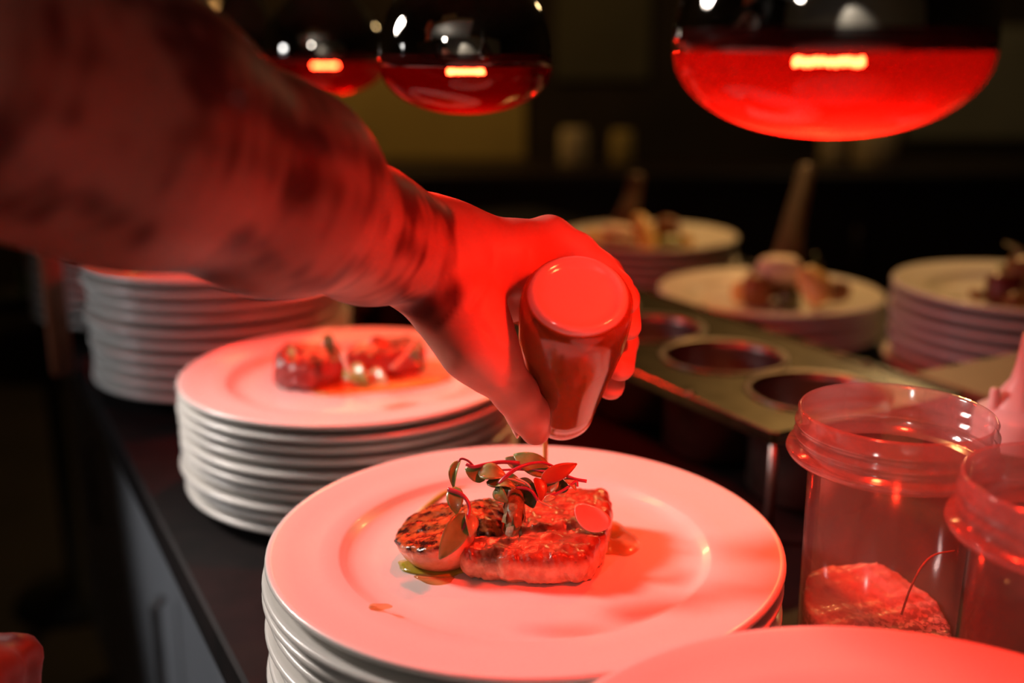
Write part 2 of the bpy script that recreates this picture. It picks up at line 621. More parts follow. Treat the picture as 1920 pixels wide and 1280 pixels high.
# ------------------------------------------------------------------ the room
def room():
    X0, X1, Y0, Y1, H = -3.2, 3.6, -2.6, 5.2, 2.7
    struct(mesh('floor', *box(X0, X1, Y0, Y1, -0.05, 0), M['floor'], smooth=False))
    struct(mesh('ceiling', *box(X0, X1, Y0, Y1, H, H + 0.05), M['ceiling'], smooth=False))
    struct(mesh('wall_far', *box(X0, X1, Y1, Y1 + 0.08, 0, H), M['wall'], smooth=False))
    struct(mesh('wall_near', *box(X0, X1, Y0 - 0.08, Y0, 0, H), M['tile'], smooth=False))
    struct(mesh('wall_left', *box(X0 - 0.08, X0, Y0, Y1, 0, H), M['wall'], smooth=False))
    struct(mesh('wall_right', *box(X1, X1 + 0.08, Y0, Y1, 0, H), M['wall'], smooth=False))


room()

# the counter: continuous worktop, cabinets under it
rot = UROT
# in the counter frame x runs along U (away), y runs along -N (towards the cook)
NE0, NE1 = 0.128, 1.30      # edges across


def cbox(name, s0, s1, n0, n1, z0, z1, mat, b=0.0, parent=None):
    v, f = box(s0, s1, -n1, -n0, z0, z1, b)
    return mesh(name, v, f, mat, parent, smooth=False, rotz=rot)


ct = cbox('countertop', -0.75, 2.3, NE0, NE1, ZC - 0.035, ZC, M['counter'], 0.003)
tag(ct, 'dark stone countertop running under all the plate stacks', 'countertop')
SB = 0.545
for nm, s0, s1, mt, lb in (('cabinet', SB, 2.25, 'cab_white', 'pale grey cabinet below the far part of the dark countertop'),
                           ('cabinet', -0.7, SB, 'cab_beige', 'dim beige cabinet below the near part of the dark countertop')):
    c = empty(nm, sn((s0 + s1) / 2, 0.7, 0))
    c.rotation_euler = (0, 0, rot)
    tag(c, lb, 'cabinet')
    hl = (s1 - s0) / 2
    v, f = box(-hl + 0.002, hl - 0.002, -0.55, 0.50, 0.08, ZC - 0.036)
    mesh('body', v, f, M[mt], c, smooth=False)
    v, f = box(-hl + 0.02, hl - 0.02, -0.50, 0.46, 0, 0.08)
    mesh('plinth', v, f, M['black'], c, smooth=False)
    nd_ = 3 if hl > 0.7 else 2
    wd = (2 * hl - 0.004) / nd_
    for i in range(nd_):
        x0 = -hl + 0.002 + i * wd
        v, f = box(x0 + 0.002, x0 + wd - 0.002, 0.50, 0.518, 0.10, ZC - 0.04, 0.002)
        d = mesh('door', v, f, M[mt], c, smooth=False)
        v, f = tube([(x0 + 0.04, 0.53, 0.55), (x0 + 0.04, 0.54, 0.56), (x0 + 0.04, 0.54, 0.68), (x0 + 0.04, 0.53, 0.69)], 0.005)
        mesh('handle', v, f, M['steel_dark'], d)

# ------------------------------------------------------------------ plates
R = 0.145
PLATE = [(0, .0072), (.085, .0072), (.0955, .0078), (.1015, .0098), (.1045, .0120), (.1065, .0128), (.118, .0137), (.132, .0155), (.1415, .0174),
         (.1440, .0176), (.1452, .0168), (.1456, .0152), (.1448, .0136), (.1425, .0127), (.125, .0098), (.108, .0075), (.098, .0036), (.089, .0026),
         (.0875, 0), (.083, 0), (.081, .0024), (0, .0024)]
DEEP = [(r, z * 1.5) for r, z in PLATE]
pm = {}


def plate_mesh(kind):
    if kind not in pm:
        v, f = lathe(PLATE if kind == 'flat' else DEEP, 96)
        o = mesh('plate', v, f, M['china'])
        pm[kind] = o
        return o
    o = pm[kind].copy()
    COL.objects.link(o)
    return o


ORD = ['topmost', 'second', 'third', 'fourth', 'fifth', 'sixth', 'seventh', 'eighth', 'ninth', 'tenth', 'eleventh', 'twelfth']


def stack(x, y, n, kind, gap, what, toplabel, group, jit=0.002, seed=1):
    rr = random.Random(seed)
    for i in range(n):           # i = 0 is the bottom
        o = plate_mesh(kind)
        k = n - 1 - i
        j = 0 if k == 0 else jit
        o.location = (x + rr.uniform(-j, j), y + rr.uniform(-j, j), ZC + i * gap)
        o.rotation_euler = (0, 0, rr.uniform(0, 6))
        if k == 0:
            lb = toplabel
        elif i == 0:
            lb = 'bottom white plate of the ' + what
        else:
            lb = ORD[k] + ' white plate from the top in the ' + what
        tag(o, lb, 'plate', group)
    t = (n - 1) * gap
    return ZC + t                # z of the top plate's foot


g = on(984, 1005, 1.0225)
P1 = (g.x, g.y)
z1 = stack(g.x, g.y, 10, 'flat', 0.0098, 'stack under the sharp steak', 'large white plate carrying the steak in focus', 'plates in the front middle stack', 0.0035, 3)
g = on(657, 693, 1.0225)
P2 = (g.x, g.y)
z2 = stack(g.x, g.y, 10, 'flat', 0.0098, 'stack under the blurred meat', 'white plate with the blurred meat and greens behind the wrist', 'plates in the second stack on the left', 0.0025, 5)
g = on(1560, 1300, 1.014)
P3 = (0.138, 0.282)
stack(P3[0], P3[1], 12, 'flat', 0.0098, 'stack in the bottom right corner', 'empty white plate cut off by the bottom right corner', 'plates in the corner stack', 0.002, 8)
P4 = (-0.335, 1.20)
z4 = stack(P4[0], P4[1], 10, 'deep', 0.0138, 'tall stack under the forearm', 'uppermost white plate of the tall stack under the forearm', 'plates in the tall stack under the forearm', 0.004, 9)
P5 = (-0.535, 1.50)
z5 = stack(P5[0], P5[1], 9, 'deep', 0.0138, 'farthest stack on the left', 'uppermost white plate of the farthest stack on the left', 'plates in the farthest left stack', 0.003, 11)
P6 = (0.340, 1.378)
z6 = stack(P6[0], P6[1], 4, 'deep', 0.0145, 'low stack behind the steel rack', 'white plate of salad on the low stack behind the rack', 'plates behind the rack', 0.003, 12)
P7 = (0.228, 1.76)
z7 = stack(P7[0], P7[1], 5, 'deep', 0.0135, 'rearmost stack beyond the bottle', 'white plate of salad on the rearmost stack beyond the bottle', 'plates in the rearmost stack', 0.003, 13)
P8 = (0.590, 1.200)
z8 = stack(P8[0], P8[1], 7, 'deep', 0.0148, 'stack at the right edge', 'white plate of dark red salad at the right edge', 'plates in the right edge stack', 0.003, 14)

WELL = 0.0074     # top of the well above a flat plate's foot
ZP1 = z1 + WELL
ZP2 = z2 + WELL

# ------------------------------------------------------------------ food on the sharp plate
def poly_sd(P, pts):
    """signed distance-ish to a convex polygon given clockwise or anticlockwise (max of half planes)"""
    pts = [np.array(p[:2], float) for p in pts]
    ar = sum(a[0] * b[1] - b[0] * a[1] for a, b in zip(pts, pts[1:] + pts[:1]))
    d = None
    for a, b in zip(pts, pts[1:] + pts[:1]):
        e = b - a
        nrm = np.array([e[1], -e[0]]) / np.linalg.norm(e)
        if ar < 0:
            nrm = -nrm
        v = (P[..., 0] - a[0]) * nrm[0] + (P[..., 1] - a[1]) * nrm[1]
        d = v if d is None else -smin(-d, -v, 0.009)
    return d


def steak(name, pts, z0, hfun, mat, label, h=0.0012, rough=0.0017, seed=2):
    xs = [p[0] for p in pts]; ys = [p[1] for p in pts]
    lo = (min(xs) - .008, min(ys) - .008, z0 - .006)
    hi = (max(xs) + .008, max(ys) + .008, z0 + .05)

    def fn(P):
        d2 = poly_sd(P, pts)
        ztop = z0 + hfun(P[..., 0], P[..., 1])
        dz = np.maximum(P[..., 2] - ztop, z0 - P[..., 2])
        d = -smin(-d2, -dz, 0.008)
        return d + rough * wob(P, 420, seed) + rough * 0.6 * wob(P, 150, seed + 1) + rough * 0.6 * wob(P, 1100, seed + 2)
    P, l, hh = grid(lo, hi, h)
    V, Fc = nets(fn(P), l, hh)
    zt = z0 + hfun(V[:, 0], V[:, 1])
    depth = (zt - V[:, 2])
    top = 1 - np.clip((depth - 0.0035) / 0.004, 0, 1)
    c = Vector((sum(xs) / len(xs), sum(ys) / len(ys), V[:, 2].min()))
    o = mesh(name, V - np.array(c), Fc, mat, loc=c)
    attr(o, 'top', top)
    tag(o, label, 'meat')
    return o


# outline of the slab on the plate, from the front left corner round
sp = [on(858, 1086, ZP1), on(985, 1103, ZP1), on(1108, 1098, ZP1), on(1150, 1035, ZP1), on(1140, 980, ZP1), on(1040, 974, ZP1), on(905, 992, ZP1)]
cen = Vector((sum(p.x for p in sp) / 7, sum(p.y for p in sp) / 7))


def steak_h(x, y):
    # higher at the back right corner; a shallow step a third of the way in
    u_ = (x - sp[0].x) / 0.08
    v_ = (y - sp[0].y) / 0.08
    hgt = 0.0185 + 0.003 * np.clip(v_, 0, 1.2) + 0.003 * np.clip(u_, 0, 1) * np.clip(v_, 0, 1)
    line = v_ - (0.24 + 0.10 * np.abs(u_ - 0.35))
    return hgt + 0.0016 / (1 + np.exp(-line * 60)) - 0.0020 * np.exp(-(line * 34) ** 2) - 0.0008 * np.exp(-((u_ - 0.32) * 10) ** 2) * np.clip(v_ * 2, 0, 1)


st = steak('steak_slab', sp, ZP1 - 0.0005, steak_h, M['steak'], 'thick slab of seared meat with pale sides on the sharp plate')

# roasted tomato half: its cut, charred face leans to the front left
tc_ = on(815, 1012, ZP1 + 0.012) + Vector((0.002, 0.004, 0.002))


def tomato_fn(P):
    q = P - np.array(tc_, np.float32)
    q1 = q[..., 0] * 0.93 + q[..., 1] * 0.36
    q2 = -q[..., 0] * 0.36 + q[..., 1] * 0.93
    e = np.sqrt((q1 / 0.0245) ** 2 + (q2 / 0.028) ** 2 + (q[..., 2] / 0.0195) ** 2)
    d = (e - 1) * 0.02
    nrm = np.array([-0.30, -0.06, 0.95], np.float32)
    pl = (q @ nrm) - 0.0062
    d = -smin(-d, -pl, 0.0022)
    d = -smin(-d, P[..., 2] * 0 + (P[..., 2] - ZP1 + 0.0004), 0.001)
    return d + np.where(pl > -0.004, 0.0012 * wob(P, 420, 5) + 0.0004 * wob(P, 1300, 6), 0)


def tomato_top(V):
    q = V - np.array(tc_)
    pl = q @ np.array([-0.30, -0.06, 0.95]) - 0.0062
    return np.clip((pl + 0.0032) / 0.0022, 0, 1)


tm = blob('tomato_half', tomato_fn, tuple(tc_ - Vector((.04, .042, .024))), tuple(tc_ + Vector((.04, .042, .03))), 0.0011, M['tomato'], top=tomato_top)
tag(tm, 'roasted tomato half with a charred cut face beside the steak', 'tomato')

# charred shallot-like lump behind the tomato
lc = on(905, 985, ZP1 + 0.015)


def lump_fn(P):
    q = P - np.array(lc, np.float32)
    e = np.sqrt((q[..., 0] / 0.017) ** 2 + (q[..., 1] / 0.022) ** 2 + (q[..., 2] / 0.0135) ** 2)
    return (e - 1) * 0.013 + 0.0012 * wob(P, 500, 15) + 0.0008 * wob(P, 1200, 16)


lp = blob('roasted_chunk', lump_fn, tuple(lc - Vector((.024, .028, .02))), tuple(lc + Vector((.024, .028, .02))), 0.0011, M['tomato'],
          top=lambda V: np.clip((V[:, 2] - lc.z + 0.004) / 0.005, 0, 1))
tag(lp, 'browned roasted chunk between the tomato half and the steak', 'vegetable')

# asparagus tip
a0, a1 = at(966, 938, 0.572), at(961, 1006, 0.556)
asp = empty('asparagus_tip', a1)
tag(asp, 'grilled asparagus tip lying on top of the steak', 'asparagus')
v, f = tube([a0 + (a1 - a0) * t for t in (-0.5, 0, 0.25, 0.5, 0.75, 0.93, 1.0)], [.0036, .0050, .0058, .0054, .0040, .0020, .0004], 12)
mesh('spear', centred(v, a1), f, M['aspar'], asp)
ax = (a1 - a0).normalized()
for i in range(11):
    t = 0.05 + 0.075 * i
    ang = i * 2.4
    pr = ax.cross(Vector((0, 0, 1))).normalized()
    pr = (Matrix.Rotation(ang, 3, ax) @ pr)
    rr_ = 0.0052 * (1 - max(0, t - 0.5) * 1.3)
    b0 = a0 + (a1 - a0) * t + pr * rr_
    b1 = b0 + ax * 0.0070 - pr * 0.0006
    sd = ax.cross(pr)
    vv = [b0 - sd * .0022, b0 + sd * .0022, b0 + ax * .005 + sd * .0023 + pr * .0008, b1, b0 + ax * .005 - sd * .0023 + pr * .0008,
          b0 + ax * .003 + pr * .0014]
    ff = [(0, 1, 5), (1, 2, 5), (2, 3, 5), (3, 4, 5), (4, 0, 5)]
    mesh('scale', centred(vv, a1), ff, M['aspar'], asp)


def leaf_mesh(base, tip, width, normal, curl=0.15, fold=0.25, n=10, m=6):
    """pointed-oval leaf with a mid rib crease; base and tip in world space"""
    base, tip = Vector(base), Vector(tip)
    L = (tip - base).length
    t = (tip - base).normalized()
    nr = Vector(normal)
    nr = (nr - t * nr.dot(t)).normalized()
    s = t.cross(nr)
    v, f = [], []
    for side in (0, 1):
        for i in range(n + 1):
            a = i / n
            w_ = width * 0.5 * (math.sin(math.pi * min(1, 0.04 + a * 0.96) ** 0.82)) ** 0.75 if 0 < a < 1 else width * 0.04
            for j in range(m + 1):
                b = j / m * 2 - 1
                p = base + t * (L * a) + s * (w_ * b) + nr * (curl * L * math.sin(math.pi * a) + fold * w_ * abs(b) ** 1.5)
                v.append(p - nr * (0.00035 * side))
    K = (n + 1) * (m + 1)
    for side in (0, 1):
        for i in range(n):
            for j in range(m):
                q = [i * (m + 1) + j, (i + 1) * (m + 1) + j, (i + 1) * (m + 1) + j + 1, i * (m + 1) + j + 1]
                q = [x + side * K for x in q]
                f.append(tuple(q if side else q[::-1]))
    # rim
    rim = [j for j in range(m + 1)] + [i * (m + 1) + m for i in range(1, n + 1)] + [n * (m + 1) + j for j in range(m - 1, -1, -1)] + [i * (m + 1) for i in range(n - 1, 0, -1)]
    for a, b in zip(rim, rim[1:] + rim[:1]):
        f.append((a, b, b + K, a + K))
    return v, f


def sprig(label, stems, leaves):
    first = at(*stems[0][0][0])
    e = empty('microgreen_sprig', first)
    tag(e, label, 'herb', 'microgreens on the steak')
    for pts, r0, r1, mt in stems:
        c = spline([tuple(at(*p)) for p in pts], 6)
        rad = [r0 + (r1 - r0) * i / (len(c) - 1) for i in range(len(c))]
        v, f = tube([Vector(p) for p in c], rad, 7)
        mesh('stem', centred(v, first), f, M[mt], e)
    for p0, p1, wpx, nr, curl, fold, mt in leaves:
        b, t = at(*p0), at(*p1)
        wm = 1.22 * wpx / FPX * p0[2]
        v, f = leaf_mesh(b, t, wm, nr, curl, fold)
        mesh('leaf', centred(v, first), f, M[mt], e)


TOC = (0, -0.8, 0.6)
sprig('long leafy sprig hanging down over the roasted tomato',
      [([(840, 917, .560), (866, 927, .558), (880, 949, .556), (874, 978, .552), (853, 1022, .549)], .0013, .0007, 'stem')],
      [((872, 962, .554), (824, 1048, .545), 38, (0.35, -0.8, 0.45), 0.05, 0.3, 'leaf'),
       ((878, 962, .556), (882, 1006, .549), 24, (0.6, -0.7, 0.4), 0.1, 0.4, 'leaf_pale'),
       ((853, 912, .562), (856, 964, .556), 27, (-0.1, -0.9, 0.5), 0.10, 0.15, 'leaf')])
sprig('bent sprig with a narrow folded leaf above the tomato',
      [([(851, 905, .575), (856, 880, .578), (863, 861, .58), (876, 863, .58), (887, 873, .58), (896, 884, .58)], .0006, .0007, 'stem')],
      [((863, 862, .58), (851, 916, .573), 17, (-0.5, -0.7, 0.4), 0.12, 0.8, 'leaf'),
       ((909, 900, .578), (872, 878, .580), 26, (0.1, -0.7, 0.7), 0.10, 0.2, 'leaf')])
sprig('sprig with a thick pink stem lying across the top left',
      [([(874, 870, .578), (888, 875, .577), (908, 871, .578), (940, 866, .580), (974, 868, .582)], .0009, .0012, 'stem')],
      [((897, 886, .576), (950, 893, .573), 30, (0, -0.6, 0.8), 0.16, 0.2, 'leaf'),
       ((982, 877, .588), (947, 858, .590), 24, (0, -0.6, 0.8), 0.05, 0.15, 'leaf_pale'),
       ((916, 901, .574), (938, 912, .572), 16, (0, -0.7, 0.6), 0.1, 0.2, 'leaf_dark')])
sprig('sprig with a big green leaf at the top of the garnish',
      [([(936, 907, .568), (948, 894, .568), (966, 880, .570), (990, 870, .573), (1017, 867, .577), (1040, 875, .58)], .0013, .0007, 'stem')],
      [((1030, 889, .580), (963, 851, .588), 36, (0.15, -0.75, 0.6), 0.06, 0.12, 'leaf'),
       ((928, 909, .570), (968, 914, .566), 16, (0, -0.5, 0.8), 0.25, 0.3, 'leaf'),
       ((930, 913, .570), (953, 942, .566), 22, (-0.5, -0.7, 0.4), 0.2, 0.3, 'leaf')])
sprig('sprig with a red brown leaf pointing up to the right',
      [([(938, 881, .582), (975, 880, .582), (1015, 883, .580), (1050, 888, .578), (1078, 898, .576), (1100, 902, .575)], .0006, .0010, 'stem')],
      [((1014, 901, .574), (1082, 869, .578), 26, (0.2, -0.8, 0.55), 0.03, 0.12, 'leaf_red'),
       ((1058, 897, .578), (1080, 919, .573), 15, (0.5, -0.7, 0.4), 0.15, 0.4, 'leaf_pale')])
sprig('sprig with a pale arching stem over the asparagus tip',
      [([(955, 892, .575), (985, 904, .570), (1000, 920, .567), (1010, 938, .565), (1036, 950, .565)], .0006, .0005, 'stem_pale'),
       ([(968, 914, .567), (985, 915, .566), (998, 922, .565), (1008, 938, .564)], .0008, .0009, 'stem')],
      [((1004, 895, .571), (1014, 940, .566), 24, (0.6, -0.7, 0.3), 0.1, 0.4, 'leaf_red'),
       ((968, 903, .577), (1006, 916, .572), 20, (0, -0.6, 0.8), 0.1, 0.2, 'leaf_dark'),
       ((985, 915, .577), (1000, 952, .570), 30, (0.1, -0.8, 0.4), 0.1, 0.2, 'leaf_dark'),
       ((945, 915, .577), (962, 945, .572), 26, (-0.1, -0.8, 0.4), 0.1, 0.2, 'leaf_dark')])
sprig('sprig with a curled pale leaf near the raised steak corner',
      [([(1014, 930, .571), (1040, 926, .572), (1062, 915, .573), (1080, 902, .574), (1083, 912, .573)], .0009, .0006, 'stem')],
      [((1024, 922, .574), (1046, 894, .577), 26, (-0.3, -0.8, 0.5), 0.1, 0.4, 'leaf_pale'),
       ((1020, 938, .568), (1042, 931, .569), 12, (0, -0.6, 0.8), 0.1, 0.2, 'leaf_pale'),
       ((1048, 925, .577), (1052, 896, .580), 26, (0.2, -0.8, 0.5), 0.1, 0.2, 'leaf_dark')])

sprig('thin pale sprig lying flat in the middle of the garnish',
      [([(905, 893, .572), (935, 896, .571), (965, 900, .570), (995, 912, .570)], .0006, .0005, 'stem_pale')],
      [((912, 903, .573), (958, 917, .568), 18, (0, -0.6, 0.8), 0.12, 0.2, 'leaf_dark'),
       ((940, 896, .575), (978, 906, .572), 18, (0, -0.5, 0.8), 0.15, 0.2, 'leaf'),
       ((1000, 915, .575), (1030, 908, .575), 22, (0, -0.7, 0.7), 0.1, 0.2, 'leaf_dark')])

# radish slice leaning on the right edge of the slab
rc0 = on(1108, 970, ZP1 + 0.0262)
vv, ff = [], []
rx = Vector((1, 0.15, -0.42)).normalized()
ry = Vector((0.1, 0.75, 0.55)); ry = (ry - rx * ry.dot(rx)).normalized()
rn = rx.cross(ry)
prof = [(0, .0007), (.5, .0007), (.85, .0007), (1, .0003), (1, -.0003), (.85, -.0007), (0, -.0007)]
lv, lf = lathe([(r, z) for r, z in prof], 36)
for x, y, z in lv:
    vv.append(rx * (x * 0.0112) + ry * (y * 0.0088) + rn * (z + 0.0035 * (x * x - 0.3) - 0.001 * y))
tag(mesh('radish_slice', vv, lf, M['radish'], loc=rc0), 'thin pink radish slice on the right end of the steak', 'radish')


# puddles
def puddle(name, cx, cy, z, rx_, ry_, ang, mat, label, cat, seed=1, hgt=0.0006):
    r = random.Random(seed)
    ph = [r.uniform(0, 6.28) for _ in range(4)]
    n = 40
    v, f = [(0, 0, hgt)], []
    for k in range(n):
        a = 2 * math.pi * k / n
        q = 1 + 0.10 * math.sin(2 * a + ph[0]) + 0.08 * math.sin(3 * a + ph[1]) + 0.05 * math.sin(5 * a + ph[2])
        x, y = rx_ * q * math.cos(a), ry_ * q * math.sin(a)
        X, Y = x * math.cos(ang) - y * math.sin(ang), x * math.sin(ang) + y * math.cos(ang)
        v.append((X * .8, Y * .8, hgt * .9))
        v.append((X, Y, 0.00005))
    for k in range(n):
        k2 = (k + 1) % n
        a, b, c, d = 1 + 2 * k, 1 + 2 * k2, 2 + 2 * k, 2 + 2 * k2
        f += [(0, a, b), (a, c, d, b)]
    f.append(tuple(2 + 2 * k for k in range(n))[::-1])
    return tag(mesh(name, v, f, mat, loc=(cx, cy, z)), label, cat)


g = on(815, 1064, ZP1)
puddle('oil_puddle', g.x, g.y, ZP1, .022, .010, -0.25, M['oil'], 'small green oil puddle under the roasted tomato', 'oil', 2)
g = on(1150, 1010, ZP1)
puddle('jus_puddle', g.x, g.y, ZP1, .013, .026, 0.1, M['jus'], 'thin clear sauce spreading from the right end of the steak', 'sauce', 3)
g = on(815, 1084, ZP1)
puddle('jus_puddle', g.x, g.y, ZP1, .012, .006, -0.3, M['jus'], 'thin clear sauce spot in front of the tomato', 'sauce', 6)
g = on(712, 1139, 1.0185)
puddle('sauce_drop', g.x, g.y, g.z + 0.0005, .0055, .004, 0, M['jus'], 'small dried drop on the front left rim of the sharp plate', 'sauce', 4, .0004)
c = spline([tuple(on(x, y, ZP1 + .0006)) for x, y in ((783, 962), (805, 945), (838, 922), (880, 912), (935, 908))], 8)
v, f = tube([Vector(p) for p in c], [.0008 + .0016 * math.sin(math.pi * i / (len(c) - 1)) for i in range(len(c))], 8)
c0 = Vector(c[0])
v = [Vector((p.x - c0.x, p.y - c0.y, (p.z - c0.z) * 0.5)) for p in v]
tag(mesh('oil_trail', v, f, M['oil'], loc=c0), 'curved green oil trail on the plate behind the tomato', 'oil')
for i, (x, y) in enumerate(((1372, 927),)):
    g = on(x, y, 1.0205)
    lv, lf = lathe([(0, 0), (.0011, .0002), (.0013, .0009), (.0006, .0016), (0, .0017)], 9)
    tag(mesh('pepper_speck', lv, lf, M['pepper'], loc=g), 'black speck on the right rim of the sharp plate', 'speck')

# ------------------------------------------------------------------ food on the blurred plate
q2 = [on(x, y, ZP2) for x, y in ((512, 728), (575, 738), (645, 722), (640, 690), (530, 690))]
steak('meat_piece', q2, ZP2 - .0004, lambda x, y: 0.026 + 0 * x, M['steak2'], 'dark red glazed piece of meat at the left of the blurred plate', 0.002, 0.0022, 21)
q3 = [on(x, y, ZP2) for x, y in ((650, 718), (800, 700), (795, 678), (740, 672), (655, 690))]
steak('meat_piece', q3, ZP2 - .0004, lambda x, y: 0.024 + 0 * x, M['steak2'], 'long dark piece of meat at the right of the blurred plate', 0.002, 0.0022, 25)
g = on(705, 722, ZP2)
puddle('sauce_puddle', g.x, g.y, ZP2, .060, .022, 0.35, M['yellow_sauce'], 'yellow sauce under the meat on the blurred plate', 'sauce', 9, .0008)
for p0, p1, wpx, mt, lb in (((652, 690, .87), (690, 722, .85), 40, 'leaf', 'green leaf lying before the meat on the blurred plate'),
                            ((690, 700, .87), (728, 722, .85), 34, 'leaf_pale', 'pale leaf lying on the yellow sauce of the blurred plate'),
                            ((612, 625, .90), (625, 672, .885), 22, 'leaf_dark', 'dark leaf standing upright at the middle of the blurred plate'),
                            ((545, 650, .89), (552, 680, .88), 14, 'leaf', 'small green leaf on the left piece of blurred meat'),
                            ((690, 640, .89), (735, 648, .89), 24, 'leaf_red', 'reddish leaf on the right piece of blurred meat'),
                            ((770, 655, .90), (795, 695, .885), 18, 'leaf_dark', 'dark leaf at the right end of the blurred meat')):
    b, t = at(*p0), at(*p1)
    v, f = leaf_mesh(b, t, wpx / FPX * p0[2], (0, -0.8, 0.6), 0.12, 0.25)
    tag(mesh('garnish_leaf', centred(v, b), f, M[mt], loc=b), lb, 'herb', 'leaves on the blurred plate')
for pts, lb in ((((642, 662, .875), (652, 690, .865), (668, 718, .855)), 'thin reddish stem across the middle of the blurred meat'),
                (((735, 690, .865), (760, 665, .875), (778, 640, .885)), 'thin reddish stem slanting up at the right of the blurred meat')):
    c = [Vector(p) for p in spline([tuple(at(*p)) for p in pts], 6)]
    v, f = tube(c, .0018, 7)
    tag(mesh('microgreen_sprig', centred(v, c[0]), f, M['stem_pale'], loc=c[0]), lb, 'herb', 'stems on the blurred plate')


# ------------------------------------------------------------------ salads on the far plates
def chunk(name, px, py, d, sx, sy, sz, mat, label, cat, seed, group, zmin):
    c = at(px, py, d)
    c.z = max(c.z, zmin + sz * 0.8)

    def fn(P):
        q = P - np.array(c, np.float32)
        e = (np.abs(q[..., 0] / sx) ** 2.6 + np.abs(q[..., 1] / sy) ** 2.6 + np.abs(q[..., 2] / sz) ** 2.6) ** (1 / 2.6)
        return (e - 1) * min(sx, sy, sz) + 0.0018 * wob(P, 200, seed)
    s = Vector((sx, sy, sz)) * 1.3 + Vector((.004, .004, .004))
    o = blob(name, fn, tuple(c - s), tuple(c + s), max(min(sx, sy, sz) / 5, 0.0018), mat)
    return tag(o, label, cat, group)


def wedge(name, p0, p1, wpx, thick, mat, label, cat, group):
    """tapered crescent slice standing on end"""
    a, b = at(*p0), at(*p1)
    n = 12
    t = (b - a).normalized()
    s = t.cross(Vector((0, -1, 0))).normalized()
    nr = s.cross(t)
    wm = wpx / FPX * p0[2] / 2
    v, f = [], []
    for i in range(n + 1):
        q = i / n
        w_ = wm * (0.35 + 0.65 * math.sin(math.pi * (0.12 + 0.76 * q)))
        p = a + (b - a) * q + s * (0.004 * math.sin(math.pi * q))
        v += [p - s * w_ - nr * thick * .3, p - s * w_ + nr * thick * .3, p + nr * thick, p + s * w_ + nr * thick * .3, p + s * w_ - nr * thick * .3, p - nr * thick * .7]
    for i in range(n):
        for k in range(6):
            k2 = (k + 1) % 6
            f.append((i * 6 + k, i * 6 + k2, i * 6 + 6 + k2, i * 6 + 6 + k))
    f.append(tuple(range(6))[::-1])
    f.append(tuple(range(n * 6, n * 6 + 6)))
    return tag(mesh(name, centred(v, a), f, mat, loc=a), label, cat, group)


def far_leaf(p0, p1, wpx, mt, lb, group):
    b, t = at(*p0), at(*p1)
    v, f = leaf_mesh(b, t, wpx / FPX * p0[2], (0.1, -0.8, 0.5), 0.15, 0.3)
    tag(mesh('salad_leaf', centred(v, b), f, M[mt], loc=b), lb, 'leaf', group)


ZF6 = z6 + WELL * 1.5
ZF7 = z7 + WELL * 1.5
ZF8 = z8 + WELL * 1.5
G6 = 'salad behind the rack'
chunk('cheese_lump', 1460, 505, 1.37, .030, .022, .018, M['cream'], 'soft white lump on top of the salad behind the rack', 'cheese', 31, G6, ZF6)
wedge('vegetable_wedge', (1540, 570, 1.315), (1506, 506, 1.335), 58, .008, M['yellow_veg'], 'yellow wedge leaning in the salad behind the rack', 'vegetable', G6)
chunk('roast_vegetable', 1418, 545, 1.36, .020, .018, .022, M['brown_veg'], 'dark brown chunk in the salad behind the rack', 'vegetable', 32, G6, ZF6)
chunk('roast_vegetable', 1390, 548, 1.37, .013, .013, .014, M['yellow_veg'], 'small orange chunk at the left of the salad behind the rack', 'vegetable', 33, G6, ZF6)
chunk('roast_vegetable', 1478, 560, 1.355, .015, .014, .015, M['leaf_dark'], 'dark green chunk at the middle of the salad behind the rack', 'vegetable', 34, G6, ZF6)
chunk('roast_vegetable', 1570, 545, 1.37, .016, .016, .014, M['brown_veg'], 'brown chunk at the right of the salad behind the rack', 'vegetable', 35, G6, ZF6)
chunk('roast_vegetable', 1450, 530, 1.40, .034, .02, .020, M['brown_veg'], 'brown chunk under the white lump behind the rack', 'vegetable', 39, G6, ZF6)
far_leaf((1410, 545, 1.375), (1412, 490, 1.375), 20, 'leaf_dark', 'dark leaf standing left of the white lump behind the rack', G6)
far_leaf((1535, 545, 1.385), (1528, 475, 1.385), 20, 'leaf_dark', 'dark leaf standing right of the yellow wedge behind the rack', G6)
G7 = 'salad on the rearmost stack'
chunk('cheese_lump', 1158, 440, 1.75, .028, .022, .018, M['cream'], 'soft white lump in the salad on the rearmost stack', 'cheese', 41, G7, ZF7)
wedge('vegetable_wedge', (1216, 484, 1.68), (1196, 406, 1.72), 40, .010, M['yellow_veg'], 'tall pale yellow wedge in the salad on the rearmost stack', 'vegetable', G7)
chunk('roast_vegetable', 1250, 440, 1.75, .022, .02, .026, M['brown_veg'], 'tall brown chunk in the salad on the rearmost stack', 'vegetable', 42, G7, ZF7)
chunk('roast_vegetable', 1255, 462, 1.70, .022, .016, .014, M['leaf'], 'green chunk in the salad on the rearmost stack', 'vegetable', 43, G7, ZF7)
chunk('roast_vegetable', 1160, 466, 1.70, .028, .016, .013, M['brown_veg'], 'low brown chunk in the salad on the rearmost stack', 'vegetable', 44, G7, ZF7)
chunk('roast_vegetable', 1285, 462, 1.73, .014, .014, .012, M['yellow_veg'], 'small yellow chunk at the right of the rearmost salad', 'vegetable', 45, G7, ZF7)
chunk('roast_vegetable', 1112, 450, 1.75, .016, .016, .014, M['yellow_veg'], 'small yellow chunk at the left of the rearmost salad', 'vegetable', 46, G7, ZF7)
G8 = 'salad at the right edge'
chunk('roast_vegetable', 1880, 562, 1.18, .020, .018, .022, M['beet'], 'dark beet red chunk in the salad at the right edge', 'vegetable', 51, G8, ZF8)
